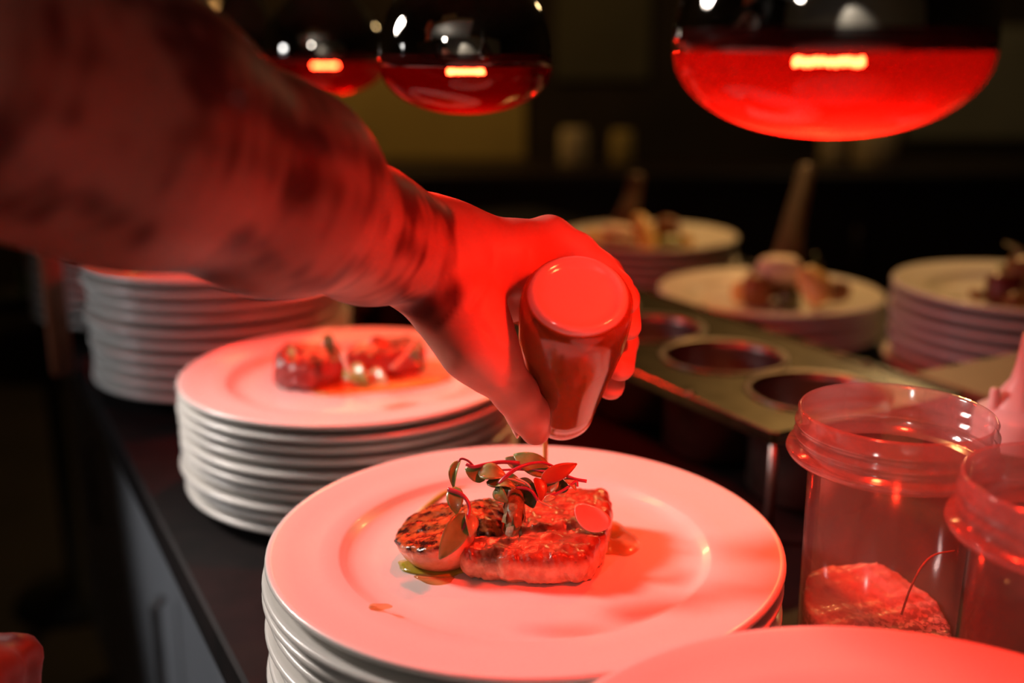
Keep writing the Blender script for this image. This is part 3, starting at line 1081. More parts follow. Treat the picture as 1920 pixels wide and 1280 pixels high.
chunk('roast_vegetable', 1918, 535, 1.20, .022, .02, .030, M['brown_veg'], 'brown chunk in the salad at the right edge', 'vegetable', 52, G8, ZF8)
chunk('roast_vegetable', 1905, 578, 1.16, .015, .015, .012, M['brown_veg'], 'low brown chunk at the front of the right edge salad', 'vegetable', 53, G8, ZF8)
chunk('roast_vegetable', 1832, 553, 1.18, .008, .008, .006, M['brown_veg'], 'small brown crumb beside the salad at the right edge', 'vegetable', 54, G8, ZF8)
chunk('roast_vegetable', 1787, 564, 1.16, .014, .007, .004, M['leaf'], 'flat green scrap on the plate at the right edge', 'vegetable', 55, G8, ZF8)
far_leaf((1886, 540, 1.20), (1872, 495, 1.21), 30, 'leaf', 'green leaf standing in the salad at the right edge', G8)
c = [Vector(p) for p in spline([tuple(at(*p)) for p in ((1915, 530, 1.2), (1916, 480, 1.2), (1905, 465, 1.2), (1884, 455, 1.2))], 6)]
v, f = tube(c, [.006 - .0045 * i / (len(c) - 1) for i in range(len(c))], 8)
tag(mesh('salad_curl', centred(v, c[0]), f, M['leaf_pale'], loc=c[0]), 'thin curled green stalk on the salad at the right edge', 'leaf', G8)
# tall brown sticks standing in two of the salads
for pts, lb in ((((1470, 520, 1.39), (1478, 475, 1.40), (1488, 420, 1.42), (1504, 355, 1.45), (1512, 318, 1.47)), 'tall brown stick standing in the salad behind the rack'),
                (((1165, 440, 1.78), (1176, 405, 1.78), (1186, 370, 1.79), (1194, 330, 1.80)), 'tall brown stick standing in the salad on the rearmost stack')):
    c = [Vector(p) for p in spline([tuple(at(*p)) for p in pts], 6)]
    k = len(c) - 1
    v, f = tube(c, [.022 * (1 - i / k) ** 2 * .6 + .0125 for i in range(k + 1)], 12)
    tag(mesh('crisp_stick', centred(v, c[0]), f, M['wood'], loc=c[0]), lb, 'breadstick', 'sticks in the salads')

# ------------------------------------------------------------------ steel rack with round pots
ZR = CAM_Z - 0.28
S0, NCELL, CW, RH = 0.577, 4, 0.124, 0.058
N0, N1 = 0.537, 0.742


def rack():
    root = empty('pot_rack', sn(S0 + NCELL * CW / 2, (N0 + N1) / 2, ZC), rot)
    tag(root, 'steel rack with round holes for sauce pots behind the containers', 'rack')
    hw, hl = (N1 - N0) / 2, NCELL * CW / 2
    zt = ZR - ZC
    v, f = [], []
    n = 48
    for ci in range(NCELL):
        cx = -hl + (ci + 0.5) * CW
        b = len(v)
        for layer in (0, 1):
            z = zt - 0.0015 * layer
            for k in range(n):
                a = 2 * math.pi * k / n
                x, y = math.cos(a), math.sin(a)
                v.append((cx + RH * x, RH * y, z + (0.0012 if not layer else 0)))
                v.append((cx + (RH + .004) * x, (RH + .004) * y, z))
                sc = min((CW / 2) / max(abs(x), 1e-6), hw / max(abs(y), 1e-6))
                v.append((cx + x * sc, y * sc, z))
        for k in range(n):
            k2 = (k + 1) % n
            for r in (0, 1):
                f.append((b + 3 * k + r, b + 3 * k + r + 1, b + 3 * k2 + r + 1, b + 3 * k2 + r))
                o = b + 3 * n
                f.append((o + 3 * k + r, o + 3 * k2 + r, o + 3 * k2 + r + 1, o + 3 * k + r + 1))
            f.append((b + 3 * k, b + 3 * k2, b + 3 * n + 3 * k2, b + 3 * n + 3 * k))
    mesh('top_plate', v, f, M['steel'], root, smooth=False)
    for sgn in (-1, 1):
        pv, pf = box(-hl, hl, sgn * hw - .003, sgn * hw + .003, zt - .009, zt + .002, .001)
        rl = mesh('edge_rail', pv, pf, M['steel'], root, smooth=False)
        for i in range(NCELL + 1):
            if i in (0, NCELL):
                continue
            lv, lf = lathe([(0, .003), (.002, .0026), (.0034, .001), (.0036, 0)], 12)
            lv = [(x - hl + i * CW - .02, y + sgn * hw, z + zt + .002) for x, y, z in lv]
            mesh('rivet', lv, lf, M['steel'], rl)
    for sgn in (-1, 1):
        pv, pf = box(sgn * hl - .003, sgn * hl + .003, -hw, hw, zt - .009, zt + .002, .001)
        mesh('end_rail', pv, pf, M['steel'], root, smooth=False)
        for s2 in (-1, 1):
            pv, pf = tube([(sgn * (hl - .004), s2 * (hw - .004), 0), (sgn * (hl - .004), s2 * (hw - .004), zt - .002)], .004, 8)
            mesh('leg', pv, pf, M['steel_dark'], root)
    return root


rack()
POT = [(0, .004), (RH - .008, .004), (RH - .004, .008), (RH - .0035, .085), (RH - .0030, .0925), (RH + .003, .0935), (RH + .003, .0925), (RH - .002, .0915), (RH - .0025, .085),
       (RH - .003, .006), (RH - .008, .001), (0, .001)]
pot0 = None
pl_ = ['nearest', 'second nearest', 'third nearest', 'farthest']
for i in range(NCELL):
    c = sn(S0 + (i + .5) * CW, (N0 + N1) / 2, ZR + 0.0014 - .0925)
    if pot0 is None:
        v, f = lathe(POT, 48)
        pot0 = mesh('sauce_pot', v, f, M['steel_dark'], loc=c)
        o = pot0
    else:
        o = pot0.copy(); COL.objects.link(o); o.location = c
    tag(o, 'round steel pot in the rack, %s to the camera' % pl_[i], 'pot', 'pots in the rack')
    lv, lf = lathe([(0, .0405), (RH - .01, .040), (RH - .0042, .0407), (RH - .0042, .039), (0, .039)], 40)
    sc_ = mesh('pot_sauce', lv, lf, M['sauce'], loc=(c.x, c.y, c.z))
    tag(sc_, 'brown sauce filling the pot %s to the camera in the rack' % pl_[i], 'sauce', 'sauce in the pots')

# flat tray to the right of the rack
tr = empty('serving_tray', sn(0.53, 0.86, ZC), rot)
tag(tr, 'flat brownish tray raised on feet behind the squeeze bottle', 'tray')
v, f = box(-.15, .13, -.085, .085, .075, .085, .003)
mesh('tray_plate', v, f, M['tray'], tr, smooth=False)
for sx in (-.13, .11):
    for sy in (-.07, .07):
        v, f = tube([(sx, sy, 0), (sx, sy, .076)], .008, 10)
        mesh('foot', v, f, M['black'], tr)

# ------------------------------------------------------------------ plastic tubs and squeeze bottle
def deli(px, pyflange, dfl, label, cat, content):
    fl = at(px, pyflange, dfl)           # centre of the lid flange
    root = empty('plastic_tub', (fl.x, fl.y, ZC))
    tag(root, label, cat, 'plastic tubs at the right')
    H = fl.z - ZC                        # height of the flange
    r0 = 0.0445
    rb = 0.0418
    outer = [(0, 0), (rb - .003, 0), (rb, .003), (rb + .0006, .01), (r0 - .001, H - .006)]
    inner = [(r0 - .002, H - .006), (rb - .0006, .01), (rb - .004, .004), (0, .003)]
    v, f = lathe(outer + inner, 72)
    mesh('tub_body', v, f, M['deli'], root)
    rimp = [(r0 - .001, H - .006), (r0 + .0035, H - .005), (r0 + .0105, H - .004), (r0 + .0118, H - .0015), (r0 + .0108, H + .001), (r0 + .0060, H + .0018), (r0 + .0058, H + .0050),
            (r0 + .0080, H + .0064), (r0 + .0080, H + .0074), (r0 + .0058, H + .0092), (r0 + .0058, H + .0118), (r0 + .0078, H + .0132), (r0 + .0078, H + .0142), (r0 + .0058, H + .0160), (r0 + .0066, H + .021), (r0 + .0056, H + .0225), (r0 + .0042, H + .021),
            (r0 + .0040, H + .003), (r0 + .001, H - .003), (r0 - .002, H - .006)]
    v, f = lathe(rimp, 72)
    mesh('screw_rim', v, f, M['deli_rim'], root)
    return root, rb, r0, H


T1, rb, r0, H1 = deli(1674, 843, 0.577, 'cloudy plastic tub with speckled salt at the bottom', 'tub', True)
# contents: a heap of pale seasoning with peppery base
def heap_fn(P):
    x, y, z = P[..., 0] - T1.location.x, P[..., 1] - T1.location.y, P[..., 2] - ZC
    r = np.sqrt(x * x + y * y)
    top = 0.068 + 0.010 * (y / 0.04) - 0.004 * (x / 0.04) + 0.004 * wob(P, 120, 61) + 0.0016 * wob(P, 480, 62)
    d = np.maximum(r - (rb - 0.0018), z - top)
    return np.maximum(d, 0.0045 - z)


def heap_top(V):
    z = V[:, 2] - ZC
    return np.clip((0.072 - z) / 0.014, 0.10, 1)


hp = blob('seasoning_heap', heap_fn, (T1.location.x - .046, T1.location.y - .046, ZC - .001), (T1.location.x + .046, T1.location.y + .046, ZC + .09), 0.0014, M['salt'], top=heap_top)
tag(hp, 'pale pink seasoning flecked with pepper inside the left tub', 'seasoning')
c = [Vector(p) for p in spline([tuple(at(*p)) for p in ((1690, 1152, .575), (1706, 1105, .575), (1728, 1062, .575), (1752, 1040, .578), (1790, 1032, .585))], 6)]
v, f = tube(c, .0006, 6)
tag(mesh('herb_stalk', centred(v, c[0]), f, M['stem_pale'], loc=c[0]), 'thin dry stalk bent inside the left plastic tub', 'stalk')
T2, rb2, r02, H2 = deli(2022, 990, 0.478, 'cloudy plastic tub cut off by the right edge', 'tub', True)
lv, lf = lathe([(0, .004), (rb2 - .004, .0045), (rb2 - .0015, .012), (rb2 - .0005, .055), (0, .058)], 40)
tag(mesh('dark_relish', lv, lf, M['brown_veg'], loc=(T2.location.x, T2.location.y, ZC)), 'dark brown relish filling the tub at the right edge', 'relish')

# squeeze bottle behind the tubs
sb = at(1912, 772, 0.735)
root = empty('squeeze_bottle', (sb.x, sb.y, ZC))
tag(root, 'squeeze bottle with a pale nozzle cap at the right edge', 'bottle')
hz = sb.z - ZC
lv, lf = lathe([(0, 0), (.026, 0), (.028, .003), (.028, hz - .025), (.024, hz - .008), (.024, hz - .002), (.0225, hz - .002), (.0225, hz - .01), (.0265, hz - .026), (.0265, .004), (0, .003)], 40)
mesh('bottle_body', lv, lf, M['deli'], root)
lv, lf = lathe([(.0295, hz - .022), (.0295, hz - .003), (.028, hz + .001), (.020, hz + .006), (.0135, hz + .012), (.0095, hz + .020), (.0068, hz + .032), (.0050, hz + .050), (.0043, hz + .056), (.0020, hz + .0565), (.0020, hz + .050),
                (.004, hz + .03), (.0275, hz - .004), (.028, hz - .022), (.0295, hz - .022)], 40)
cp = mesh('nozzle_cap', lv, lf, M['cap'], root)
lv, lf = lathe([(.0046, 0), (.0044, .004), (.0036, .006), (.0034, .015), (.0028, .0165), (0, .0165)], 16)
lv = [(x - .0205, y - .004, z + hz + .002) for x, y, z in lv]
mesh('cap_stub', lv, lf, M['cap'], cp)

# ------------------------------------------------------------------ heat lamps
LROW = [(0.128, 0.446, CAM_Z + 0.0085, 1.0, 'large glowing red heat lamp bulb at the top right'),
        (-0.033, 0.797, CAM_Z - 0.0016, 0.8, 'red and silver heat lamp bulb hanging above the hand'),
        (-0.194, 1.149, CAM_Z - 0.0016, 0.8, 'blurred heat lamp bulb hanging left of the sharp one'),
        (-0.362, 1.50, CAM_Z - 0.0016, 0.8, 'farthest heat lamp bulb half hidden by the forearm')]
FACE = [(0.0625 * math.cos(t) ** 0.92 if t < 1.57 else 0, -0.0085 - 0.034 * math.sin(t)) for t in [math.pi / 2 * i / 16 for i in range(17)]]
FACE[-1] = (0, -0.0425)
SILV = [(.0625, 0), (.0622, .006), (.0605, .016), (.0565, .028), (.0505, .038), (.042, .048), (.033, .058), (.0255, .070), (.0205, .085), (.0180, .100), (.0175, .115)]
parts = {}


def heat_lamp(i, x, y, z, gain, label):
    e = empty('heat_lamp', (x, y, z - 0.0425))
    tag(e, label, 'lamp', 'heat lamps over the counter')

    def part(name, mk, mat, dz=0.0425):
        if name not in parts:
            v, f = mk()
            parts[name] = mesh(name, [(a, b, c + dz) for a, b, c in v], f, mat, e)
        else:
            o = parts[name].copy(); COL.objects.link(o); o.parent = e
    part('red_face' if i else 'red_frosted_face', lambda: lathe(FACE, 64), M['red_glass' if i else 'red_frost'])
    part('shade_band', lambda: lathe([(.0625, 0), (.0628, -.003), (.0625, -.0085), (.0618, -.0085), (.0618, 0), (.0625, 0)], 64), M['band'])  # ring coloured dark for the unlit interior seen past the silvering
    part('silver_shell', lambda: lathe(SILV, 64), M['chrome'])
    part('screw_socket', lambda: lathe([(.0172, .112), (.0205, .112), (.022, .118), (.022, .165), (.017, .178), (.006, .186), (0, .186)], 32), M['black'])
    part('cord', lambda: tube([(0, 0, .183), (0, 0, 1.4 - 0.0)], .0035, 8), M['black'])

    def fil():
        pts = []
        for k in range(0, 70):
            a = math.pi * 1.7 * k / 69 + 0.65
            pts.append((0.013 * math.cos(a), 0.013 * math.sin(a), -.0125 + 0.0012 * math.sin(k * 1.9)))
        return tube(pts, .0011, 6)
    part('filament', fil, M['filament'])
    part('glass_stem', lambda: lathe([(0, .012), (.004, .012), (.006, .02), (.008, .06), (.012, .09), (0, .09)], 16), M['band'])
    l = bpy.data.lights.new('heat_lamp_light', 'SPOT')
    l.spot_size = math.radians(172)
    l.spot_blend = 1.0
    l.energy = 6.3 * gain
    l.color = (1.0, 0.70, 0.42)
    l.shadow_soft_size = 0.013
    lo_ = bpy.data.objects.new('heat_lamp_light', l)
    COL.objects.link(lo_)
    lo_.parent = e
    lo_.location = (0, 0, 0.0425 - .018)


for i, a in enumerate(LROW):
    heat_lamp(i, *a)

# ------------------------------------------------------------------ sauce bottle in the hand
TIP, BASE = at(1050, 783, 0.630), at(1085, 546, 0.535)
axis = (TIP - BASE).normalized()
LB = (TIP - BASE).length
qrot = axis.to_track_quat('Z', 'Y')
bot = bpy.data.objects.new('sauce_bottle', None)
bot.empty_display_size = .02
COL.objects.link(bot)
bot.location = BASE
bot.rotation_euler = qrot.to_euler()
tag(bot, 'plastic sauce bottle held upside down over the steak', 'bottle')
KB = LB / 0.1307
BR = [(r, z * KB) for r, z in [(.0265, .004), (.0285, .008), (.0292, .018), (.0285, .040), (.0255, .065), (.0225, .088), (.0203, .108), (.0190, .120)]]
outer = [(.0235, .0012)] + BR
inner = [(r - .0012, z) for r, z in reversed(BR)] + [(.0225, .0024)]
v, f = lathe(outer + inner + [outer[0]], 56)
mesh('bottle_wall', v, f, M['bottle'], bot)
v, f = lathe([(0, .0040), (.016, .0036), (.0200, .0022), (.0218, 0), (.0238, .0004), (.0262, .0036), (.0240, .0050), (.0200, .0040), (0, .0055)], 56)
mesh('bottle_base', v, f, M['bottle_base'], bot)
v, f = lathe([(r, z * KB) for r, z in [(0, .048), (.0255, .048), (.0258, .050), (.0238, .066), (.0208, .088), (.0187, .108), (.0175, .119), (0, .119)]], 48)
mesh('sauce_fill', v, f, M['sauce'], bot)
v, f = lathe([(.0185, .1185 * KB), (.0190, .1205 * KB), (.0186, LB - .006), (.0160, LB - .001), (.006, LB + .001), (.004, LB + .003), (0, LB + .003)], 40)
mesh('pouring_cap', v, f, M['bottle_base'], bot)

s0_ = at(1021, 818, 0.632)
pts = []
for i in range(14):
    t = i / 13
    pts.append(Vector((s0_.x + .0006 * math.sin(t * 5), s0_.y, s0_.z + .004 - t * (s0_.z + .004 - ZP1 - .001))))
v, f = tube(pts, [.0017 - .0006 * i / 13 for i in range(14)], 8)
bs = pts[-1]
tag(mesh('sauce_stream', centred(v, bs), f, M['stream'], loc=bs), 'thin golden stream of dressing falling from the bottle', 'sauce')

# ------------------------------------------------------------------ the cook
def A(p):
    return np.array(at(*p[:3]), np.float32)


WR = A((800, 474, .565))
arm_pts = [(845, 478, .570), (800, 474, .565), (690, 442, .525), (520, 358, .450), (225, 230, .385), (-60, 130, .345)]
arm_rad = [.0245, .0258, .0300, .0415, .0490, .0480]
armP = [A(p) for p in arm_pts]
SHO = np.array(c2w(-0.42, 0.20, 0.13), np.float32)
ELB = armP[-1]


def hand_sdf(P):
    # heel of the hand, thumb ball, palm
    d = chain(P, [A((800, 466, .567)), A((870, 482, .571)), A((950, 484, .578)), A((1030, 448, .592))], [.0245, .0215, .0195, .0125], .010)
    d = smin(d, chain(P, [A((800, 500, .562)), A((860, 575, .556)), A((897, 648, .553))], [.024, .0225, .0185], .010), .012)
    d = smin(d, chain(P, [A((830, 480, .57)), A((960, 500, .597)), A((1046, 490, .612))], [.022, .018, .0115], .01), .010)
    d = smin(d, chain(P, [A((830, 500, .57)), A((940, 530, .600)), A((1035, 540, .622))], [.020, .016, .0110], .01), .010)
    d = smin(d, chain(P, [A((860, 540, .57)), A((930, 560, .598)), A((1005, 568, .622))], [.018, .0125, .0100], .01), .008)
    fing = [
        ([(1028, 447, .592), (1084, 470, .592), (1126, 503, .588), (1158, 538, .580), (1174, 566, .572)], [.0115, .0098, .0088, .0080, .0070]),
        ([(1046, 490, .612), (1134, 512, .622), (1168, 560, .612), (1176, 612, .594)], [.0115, .0100, .0092, .0080]),
        ([(1035, 540, .622), (1134, 590, .640), (1167, 640, .628), (1163, 688, .606)], [.0110, .0100, .0092, .0082]),
        ([(1005, 568, .622), (1096, 650, .650), (1146, 692, .638), (1145, 724, .618)], [.0105, .0098, .0090, .0080]),
    ]
    out = d
    for pts_, rad_ in fing:
        fg = chain(P, [A(q) for q in pts_], rad_, .003)
        out = np.minimum(out, smin(d, fg, .006))
    th = chain(P, [A((897, 648, .553)), A((930, 692, .557)), A((966, 736, .566)), A((990, 775, .578)), A((1004, 806, .588))], [.0180, .0135, .0118, .0112, .0086], .004)
    out = np.minimum(out, smin(d, th, .012))
    # thumb nail bed groove and web
    return out


def arm_sdf(P):
    d = chain(P, armP + [ELB * .5 + SHO * .5], arm_rad + [.052], .02)
    return d


def cook():
    lo = np.minimum.reduce([WR - .06, A((1210, 740, .66)), A((1000, 830, .59)), ELB - .07]) - .01
    hi = np.maximum.reduce([A((1210, 400, .66)), ELB + .07, A((1200, 560, .66))]) + .012
    # fine grid for the hand
    V_all, F_all, ink_shade_all = [], [], []
    h = 0.0021
    P, l, _ = grid(lo, hi, h)
    ds = []
    for i in range(0, P.shape[0], 24):
        Q = P[i:i + 24]
        ds.append(smin(arm_sdf(Q), hand_sdf(Q), .010))
    D = np.concatenate(ds, 0)
    # end cap inside the grid: cut the upper arm before the box ends (hidden by the sleeve)
    D[0] = np.maximum(D[0], h * .3); D[-1] = np.maximum(D[-1], h * .3)
    D[:, 0] = np.maximum(D[:, 0], h * .3); D[:, -1] = np.maximum(D[:, -1], h * .3)
    D[:, :, 0] = np.maximum(D[:, :, 0], h * .3); D[:, :, -1] = np.maximum(D[:, :, -1], h * .3)
    V, Fc = nets(D, l, h)
    # skin folds at the wrist and in the palm
    px = 960 + FPX * V[:, 0] / ((V[:, 1] * cP - (V[:, 2] - CAM_Z) * sP))
    dep = V[:, 1] * cP - (V[:, 2] - CAM_Z) * sP
    py = 640 - FPX * (V[:, 1] * sP + (V[:, 2] - CAM_Z) * cP) / dep
    cut = np.zeros(len(V))
    for path, wd_, am in (([(835, 430), (842, 470), (838, 520), (828, 560)], 5, .0012), ([(852, 432), (858, 470), (852, 510)], 4, .0007),
                          ([(925, 462), (922, 500), (905, 545), (885, 575)], 7, .0016), ([(990, 470), (985, 520), (962, 560)], 7, .0012),
                          ([(905, 610), (925, 640), (950, 655)], 5, .0009), ([(942, 712), (962, 716), (980, 712)], 5, .0008)):
        q_ = np.array(spline(path, 8))
        dd = np.full(len(V), 1e9)
        for (x_, y_) in q_:
            dd = np.minimum(dd, (px - x_) ** 2 + (py - y_) ** 2)
        cut = np.maximum(cut, am * np.exp(-dd / (wd_ * wd_)))
    cut *= dep < .60
    view = V - np.array((0, 0, CAM_Z)); view /= np.linalg.norm(view, axis=1)[:, None]
    V = V + view * cut[:, None]
    # tattoo: arm coordinate s along the wrist-elbow chain, bands and blotches
    def along(V):
        best = np.full(len(V), 1e9); s = np.zeros(len(V)); acc = 0
        for a, b in zip(armP[:-1], armP[1:]):
            ab = b - a; L = np.linalg.norm(ab)
            t = ((V - a) @ ab) / (L * L)
            tc2 = np.clip(t, 0, 1)
            dd = np.linalg.norm(V - a - tc2[:, None] * ab, axis=1)
            m = dd < best
            best[m] = dd[m]; s[m] = acc + tc2[m] * L
            acc += L
        return s
    s = along(V)
    hm = hand_sdf(V.astype(np.float32))
    nz = wob(V, 95, 71) + 0.8 * wob(V, 210, 72) + 0.5 * wob(V, 430, 73)
    edge = 0.027 + 0.004 * wob(V, 160, 74)
    on_arm = np.clip((s - edge) / 0.003, 0, 1)
    ink_shade = on_arm * np.clip(0.48 + 0.6 * np.clip(nz * 1.3, -0.35, 0.7), 0.2, 0.95)
    for c_, r_ in (((430, 150, .41), .020), ((430, 215, .40), .020), ((440, 280, .40), .016), ((365, 468, .41), .020), ((720, 335, .52), .012), ((660, 300, .49), .010), ((790, 440, .545), .006), ((600, 250, .46), .010)):
        dd = np.linalg.norm(V - A(c_), axis=1)
        # blotches sit on the skin nearest to those points
        ink_shade = np.maximum(ink_shade, on_arm * np.clip(1.2 - dd / (r_ * 1.5), 0, 0.96))
    V_all.append(V); F_all.append(Fc); ink_shade_all.append(ink_shade)
    n0 = len(V)

    # other (left) arm with its fist, low on the left; head and neck
    LS = np.array((-0.80, 0.30, 1.44), np.float32)
    LE = np.array((-0.66, 0.34, 1.16), np.float32)
    LW = np.array((-0.345, 0.415, 1.012), np.float32)
    LK = A((-95, 1290, .50))
    P, l, _ = grid(np.minimum.reduce([LS, LE, LW, LK]) - .09, np.maximum.reduce([LS, LE, LW, LK]) + .09, .005)
    d = chain(P, [LS, LE, LE * .6 + LW * .4, LW], [.055, .046, .044, .029], .02)
    k1 = LK
    d = smin(d, chain(P, [LW, LW * .35 + k1 * .65, k1], [.029, .034, .026], .01), .02)
    fw = np.array((.012, -.006, -.03), np.float32)
    for j in range(4):
        off = np.array((.006, -.030 + .020 * j, .004 - .004 * abs(j - 1.5)), np.float32)
        kk = k1 + off
        d = smin(d, chain(P, [kk - np.array((.02, 0, -.004), np.float32), kk + np.array((.012, 0, .0), np.float32), kk + np.array((.010, 0, -.034), np.float32), kk + np.array((-.014, 0, -.036), np.float32)], [.010, .0115, .010, .009], .004), .005)
    d = smin(d, chain(P, [LW + (k1 - LW) * .5 + np.array((.004, -.03, -.01), np.float32), k1 + np.array((.006, -.042, -.026), np.float32), k1 + np.array((.022, -.02, -.036), np.float32)], [.014, .011, .009], .005), .008)
    V2, F2 = nets(d, l, .005)
    V_all.append(V2); F_all.append(F2 + n0); ink_shade_all.append(np.zeros(len(V2)) + 0.85 + 0.5 * np.clip(wob(V2, 90, 75), 0, 1))  # heavy ink darkens the left fist in place of shade
    n0 += len(V2)
    HD = np.array((-0.62, 0.27, 1.70), np.float32)
    P, l, _ = grid(HD + np.array((-.14, -.16, -.28)), HD + np.array((.16, .16, .16)), .006)
    fx = np.array((.45, .89, 0), np.float32); fx /= np.linalg.norm(fx)
    sx = np.array((fx[1], -fx[0], 0), np.float32)

    def L_(a, b, c2): return HD + fx * a + sx * b + np.array((0, 0, c2), np.float32)
    q = P - HD
    e = np.sqrt(((q @ fx) / .098) ** 2 + ((q @ sx) / .078) ** 2 + (q[..., 2] / .115) ** 2)
    d = (e - 1) * .08
    d = smin(d, capsule(P, L_(.05, 0, -.06), L_(.06, 0, -.10), .045, .028), .03)
    d = smin(d, capsule(P, L_(.095, 0, .01), L_(.112, 0, -.025), .009, .014), .012)
    d = smin(d, capsule(P, L_(.088, -.016, -.065), L_(.088, .016, -.065), .009, .009), .008)
    for sg in (-1, 1):
        d = smin(d, capsule(P, L_(-.005, sg * .078, -.02), L_(-.012, sg * .082, .02), .012, .015), .006)
        d = -smin(-d, np.linalg.norm(P - L_(.098, sg * .032, .008), axis=-1) - .014, .01)
        d = smin(d, np.linalg.norm(P - L_(.082, sg * .032, .006), axis=-1) - .012, .003)
    d = smin(d, capsule(P, L_(-.02, 0, -.08), L_(-.05, 0, -.26), .058, .064), .03)
    V3, F3 = nets(d, l, .006)
    V_all.append(V3); F_all.append(F3 + n0); ink_shade_all.append(np.zeros(len(V3)))
    V = np.concatenate(V_all); Fc = np.concatenate(F_all); ink_shade = np.concatenate(ink_shade_all)
    base = Vector((-0.6, 0.2, 0))
    o = mesh('person', V - np.array(base), Fc, M['skin'], loc=base)
    attr(o, 'ink_shade', ink_shade)
    tag(o, 'person with a tattooed forearm reaching in to pour sauce', 'person')

    # thumb nail, seen edge-on at the left of the tip
    t0, t1 = at(976, 768, .583), at(997, 816, .592)
    ta = (t1 - t0).normalized()
    tn = (c2w(-.85, -.25, .45) - c2w(0, 0, 0)).normalized()
    tn = (tn - ta * tn.dot(ta)).normalized()
    ts = ta.cross(tn)
    tcn = at(990, 797, .5885) + tn * .0088
    nv, nf = lathe([(0, .0007), (.6, .0006), (.95, .0001), (1, -.0004), (.9, -.0012), (0, -.0012)], 24)
    nv = [tcn + ta * (x * .0072) + ts * (y * .0056) + tn * (z - .0022 * y * y) - base for x, y, z in nv]
    mesh('thumb_nail', nv, nf, M['nail'], o)

    # hair
    def hair_fn(P):
        q = P - HD - fx * -.012
        e = np.sqrt(((q @ fx) / .104) ** 2 + ((q @ sx) / .088) ** 2 + ((q[..., 2] - .012) / .118) ** 2)
        d = (e - 1) * .085
        cut = (q @ fx) * 0.75 - q[..., 2] * 0.66 + .0 - .012
        return -smin(-d, -cut, .015) + .002 * wob(P, 220, 81)
    P, l, _ = grid(HD - .15, HD + .16, .006)
    Vh, Fh = nets(hair_fn(P), l, .006)
    mesh('hair', Vh - np.array(base), Fh, M['hair'], o)

    # shirt
    def shirt_fn(P):
        T = np.array
        d = chain(P, [T((-.60, .22, 1.05), np.float32), T((-.60, .21, 1.25), np.float32), T((-.61, .22, 1.38), np.float32)], [.135, .14, .12], .05)
        # flatten along the facing direction
        d = smin(d, chain(P, [T((-.60, .22, 1.38)).astype(np.float32), SHO], [.10, .068], .03), .05)
        d = smin(d, chain(P, [T((-.60, .22, 1.38)).astype(np.float32), LS], [.10, .068], .03), .05)
        d = smin(d, chain(P, [SHO, SHO * .52 + ELB * .48], [.070, .066], .02), .03)
        d = smin(d, chain(P, [LS, LS * .45 + LE * .55], [.070, .064], .02), .03)
        d = smin(d, chain(P, [T((-.60, .22, 1.05), np.float32), T((-.60, .22, .93), np.float32)], [.135, .145], .03), .03)
        return d + .004 * wob(P, 60, 91) + .002 * wob(P, 140, 92)
    P, l, _ = grid((-.93, -.02, .75), (-.20, .47, 1.58), .010)
    Vs, Fs = nets(shirt_fn(P), l, .010)
    mesh('shirt', Vs - np.array(base), Fs, M['shirt'], o)

    def trouser_fn(P):
        T = lambda *a: np.array(a, np.float32)
        d = chain(P, [T(-.60, .22, .98), T(-.60, .22, .88)], [.13, .135], .03)
        for sg in (-1, 1):
            d = smin(d, chain(P, [T(-.60 + sg * .07, .22 - sg * .03, .88), T(-.60 + sg * .10, .24 - sg * .03, .50), T(-.60 + sg * .11, .21 - sg * .03, .06)], [.092, .068, .058], .03), .03)
        return d + .004 * wob(P, 50, 95)
    P, l, _ = grid((-.86, 0, -.02), (-.34, .46, 1.14), .012)
    Vt, Ft = nets(np.maximum(trouser_fn(P), .035 - P[..., 2]), l, .012)
    mesh('trousers', Vt - np.array(base), Ft, M['shirt'], o)
    for sg in (-1, 1):
        c_ = np.array((-.60 + sg * .11, .24 - sg * .03, 0), np.float32)

        def shoe_fn(P):
            d = chain(P, [c_ + np.array((-.02, -.06, .05)).astype(np.float32), c_ + np.array((.02, .06, .04)).astype(np.float32), c_ + np.array((.05, .14, .03)).astype(np.float32)], [.048, .045, .038], .02)
            return np.maximum(d, .002 - P[..., 2])
        P, l, _ = grid(c_ + np.array((-.10, -.14, -.01)), c_ + np.array((.12, .22, .13)), .008)
        Vq, Fq = nets(shoe_fn(P), l, .008)
        mesh('shoe', Vq - np.array(base), Fq, M['shoe'], o)
    return o


cook()

# ------------------------------------------------------------------ things at the back of the counter
g = on(700, 640, ZC)
pc = sn(1.32, 0.56, ZC)
lv, lf = lathe([(0, .003), (.045, .003), (.05, .008), (.052, .10), (.056, .108), (.057, .112), (.055, .1135), (.050, .108), (.048, .10), (.046, .012), (0, .006)], 40)
c_ = on(735, 648, ZC)
tag(mesh('steel_pot', lv, lf, M['steel'], loc=c_), 'shiny steel pot behind the blurred meat plate, below the wrist', 'pot')
c2_ = on(618, 652, ZC)
lv, lf = lathe([(0, 0), (.016, 0), (.017, .002), (.017, .07), (.012, .085), (.009, .10), (.009, .118), (.0105, .119), (.0105, .124), (0, .124)], 28)
tag(mesh('oil_bottle', lv, lf, M['oil'], loc=c2_), 'small greenish oil bottle beside the steel pot', 'bottle')
# wooden post at the far left end
g = on(150, 700, ZC)
v, f = box(-.012, .012, -.012, .012, 0, .30, .002)
tag(mesh('wooden_post', v, f, M['redwood'], loc=(g.x - .02, g.y, ZC), rotz=rot), 'slim reddish wooden post at the far left counter edge', 'post')

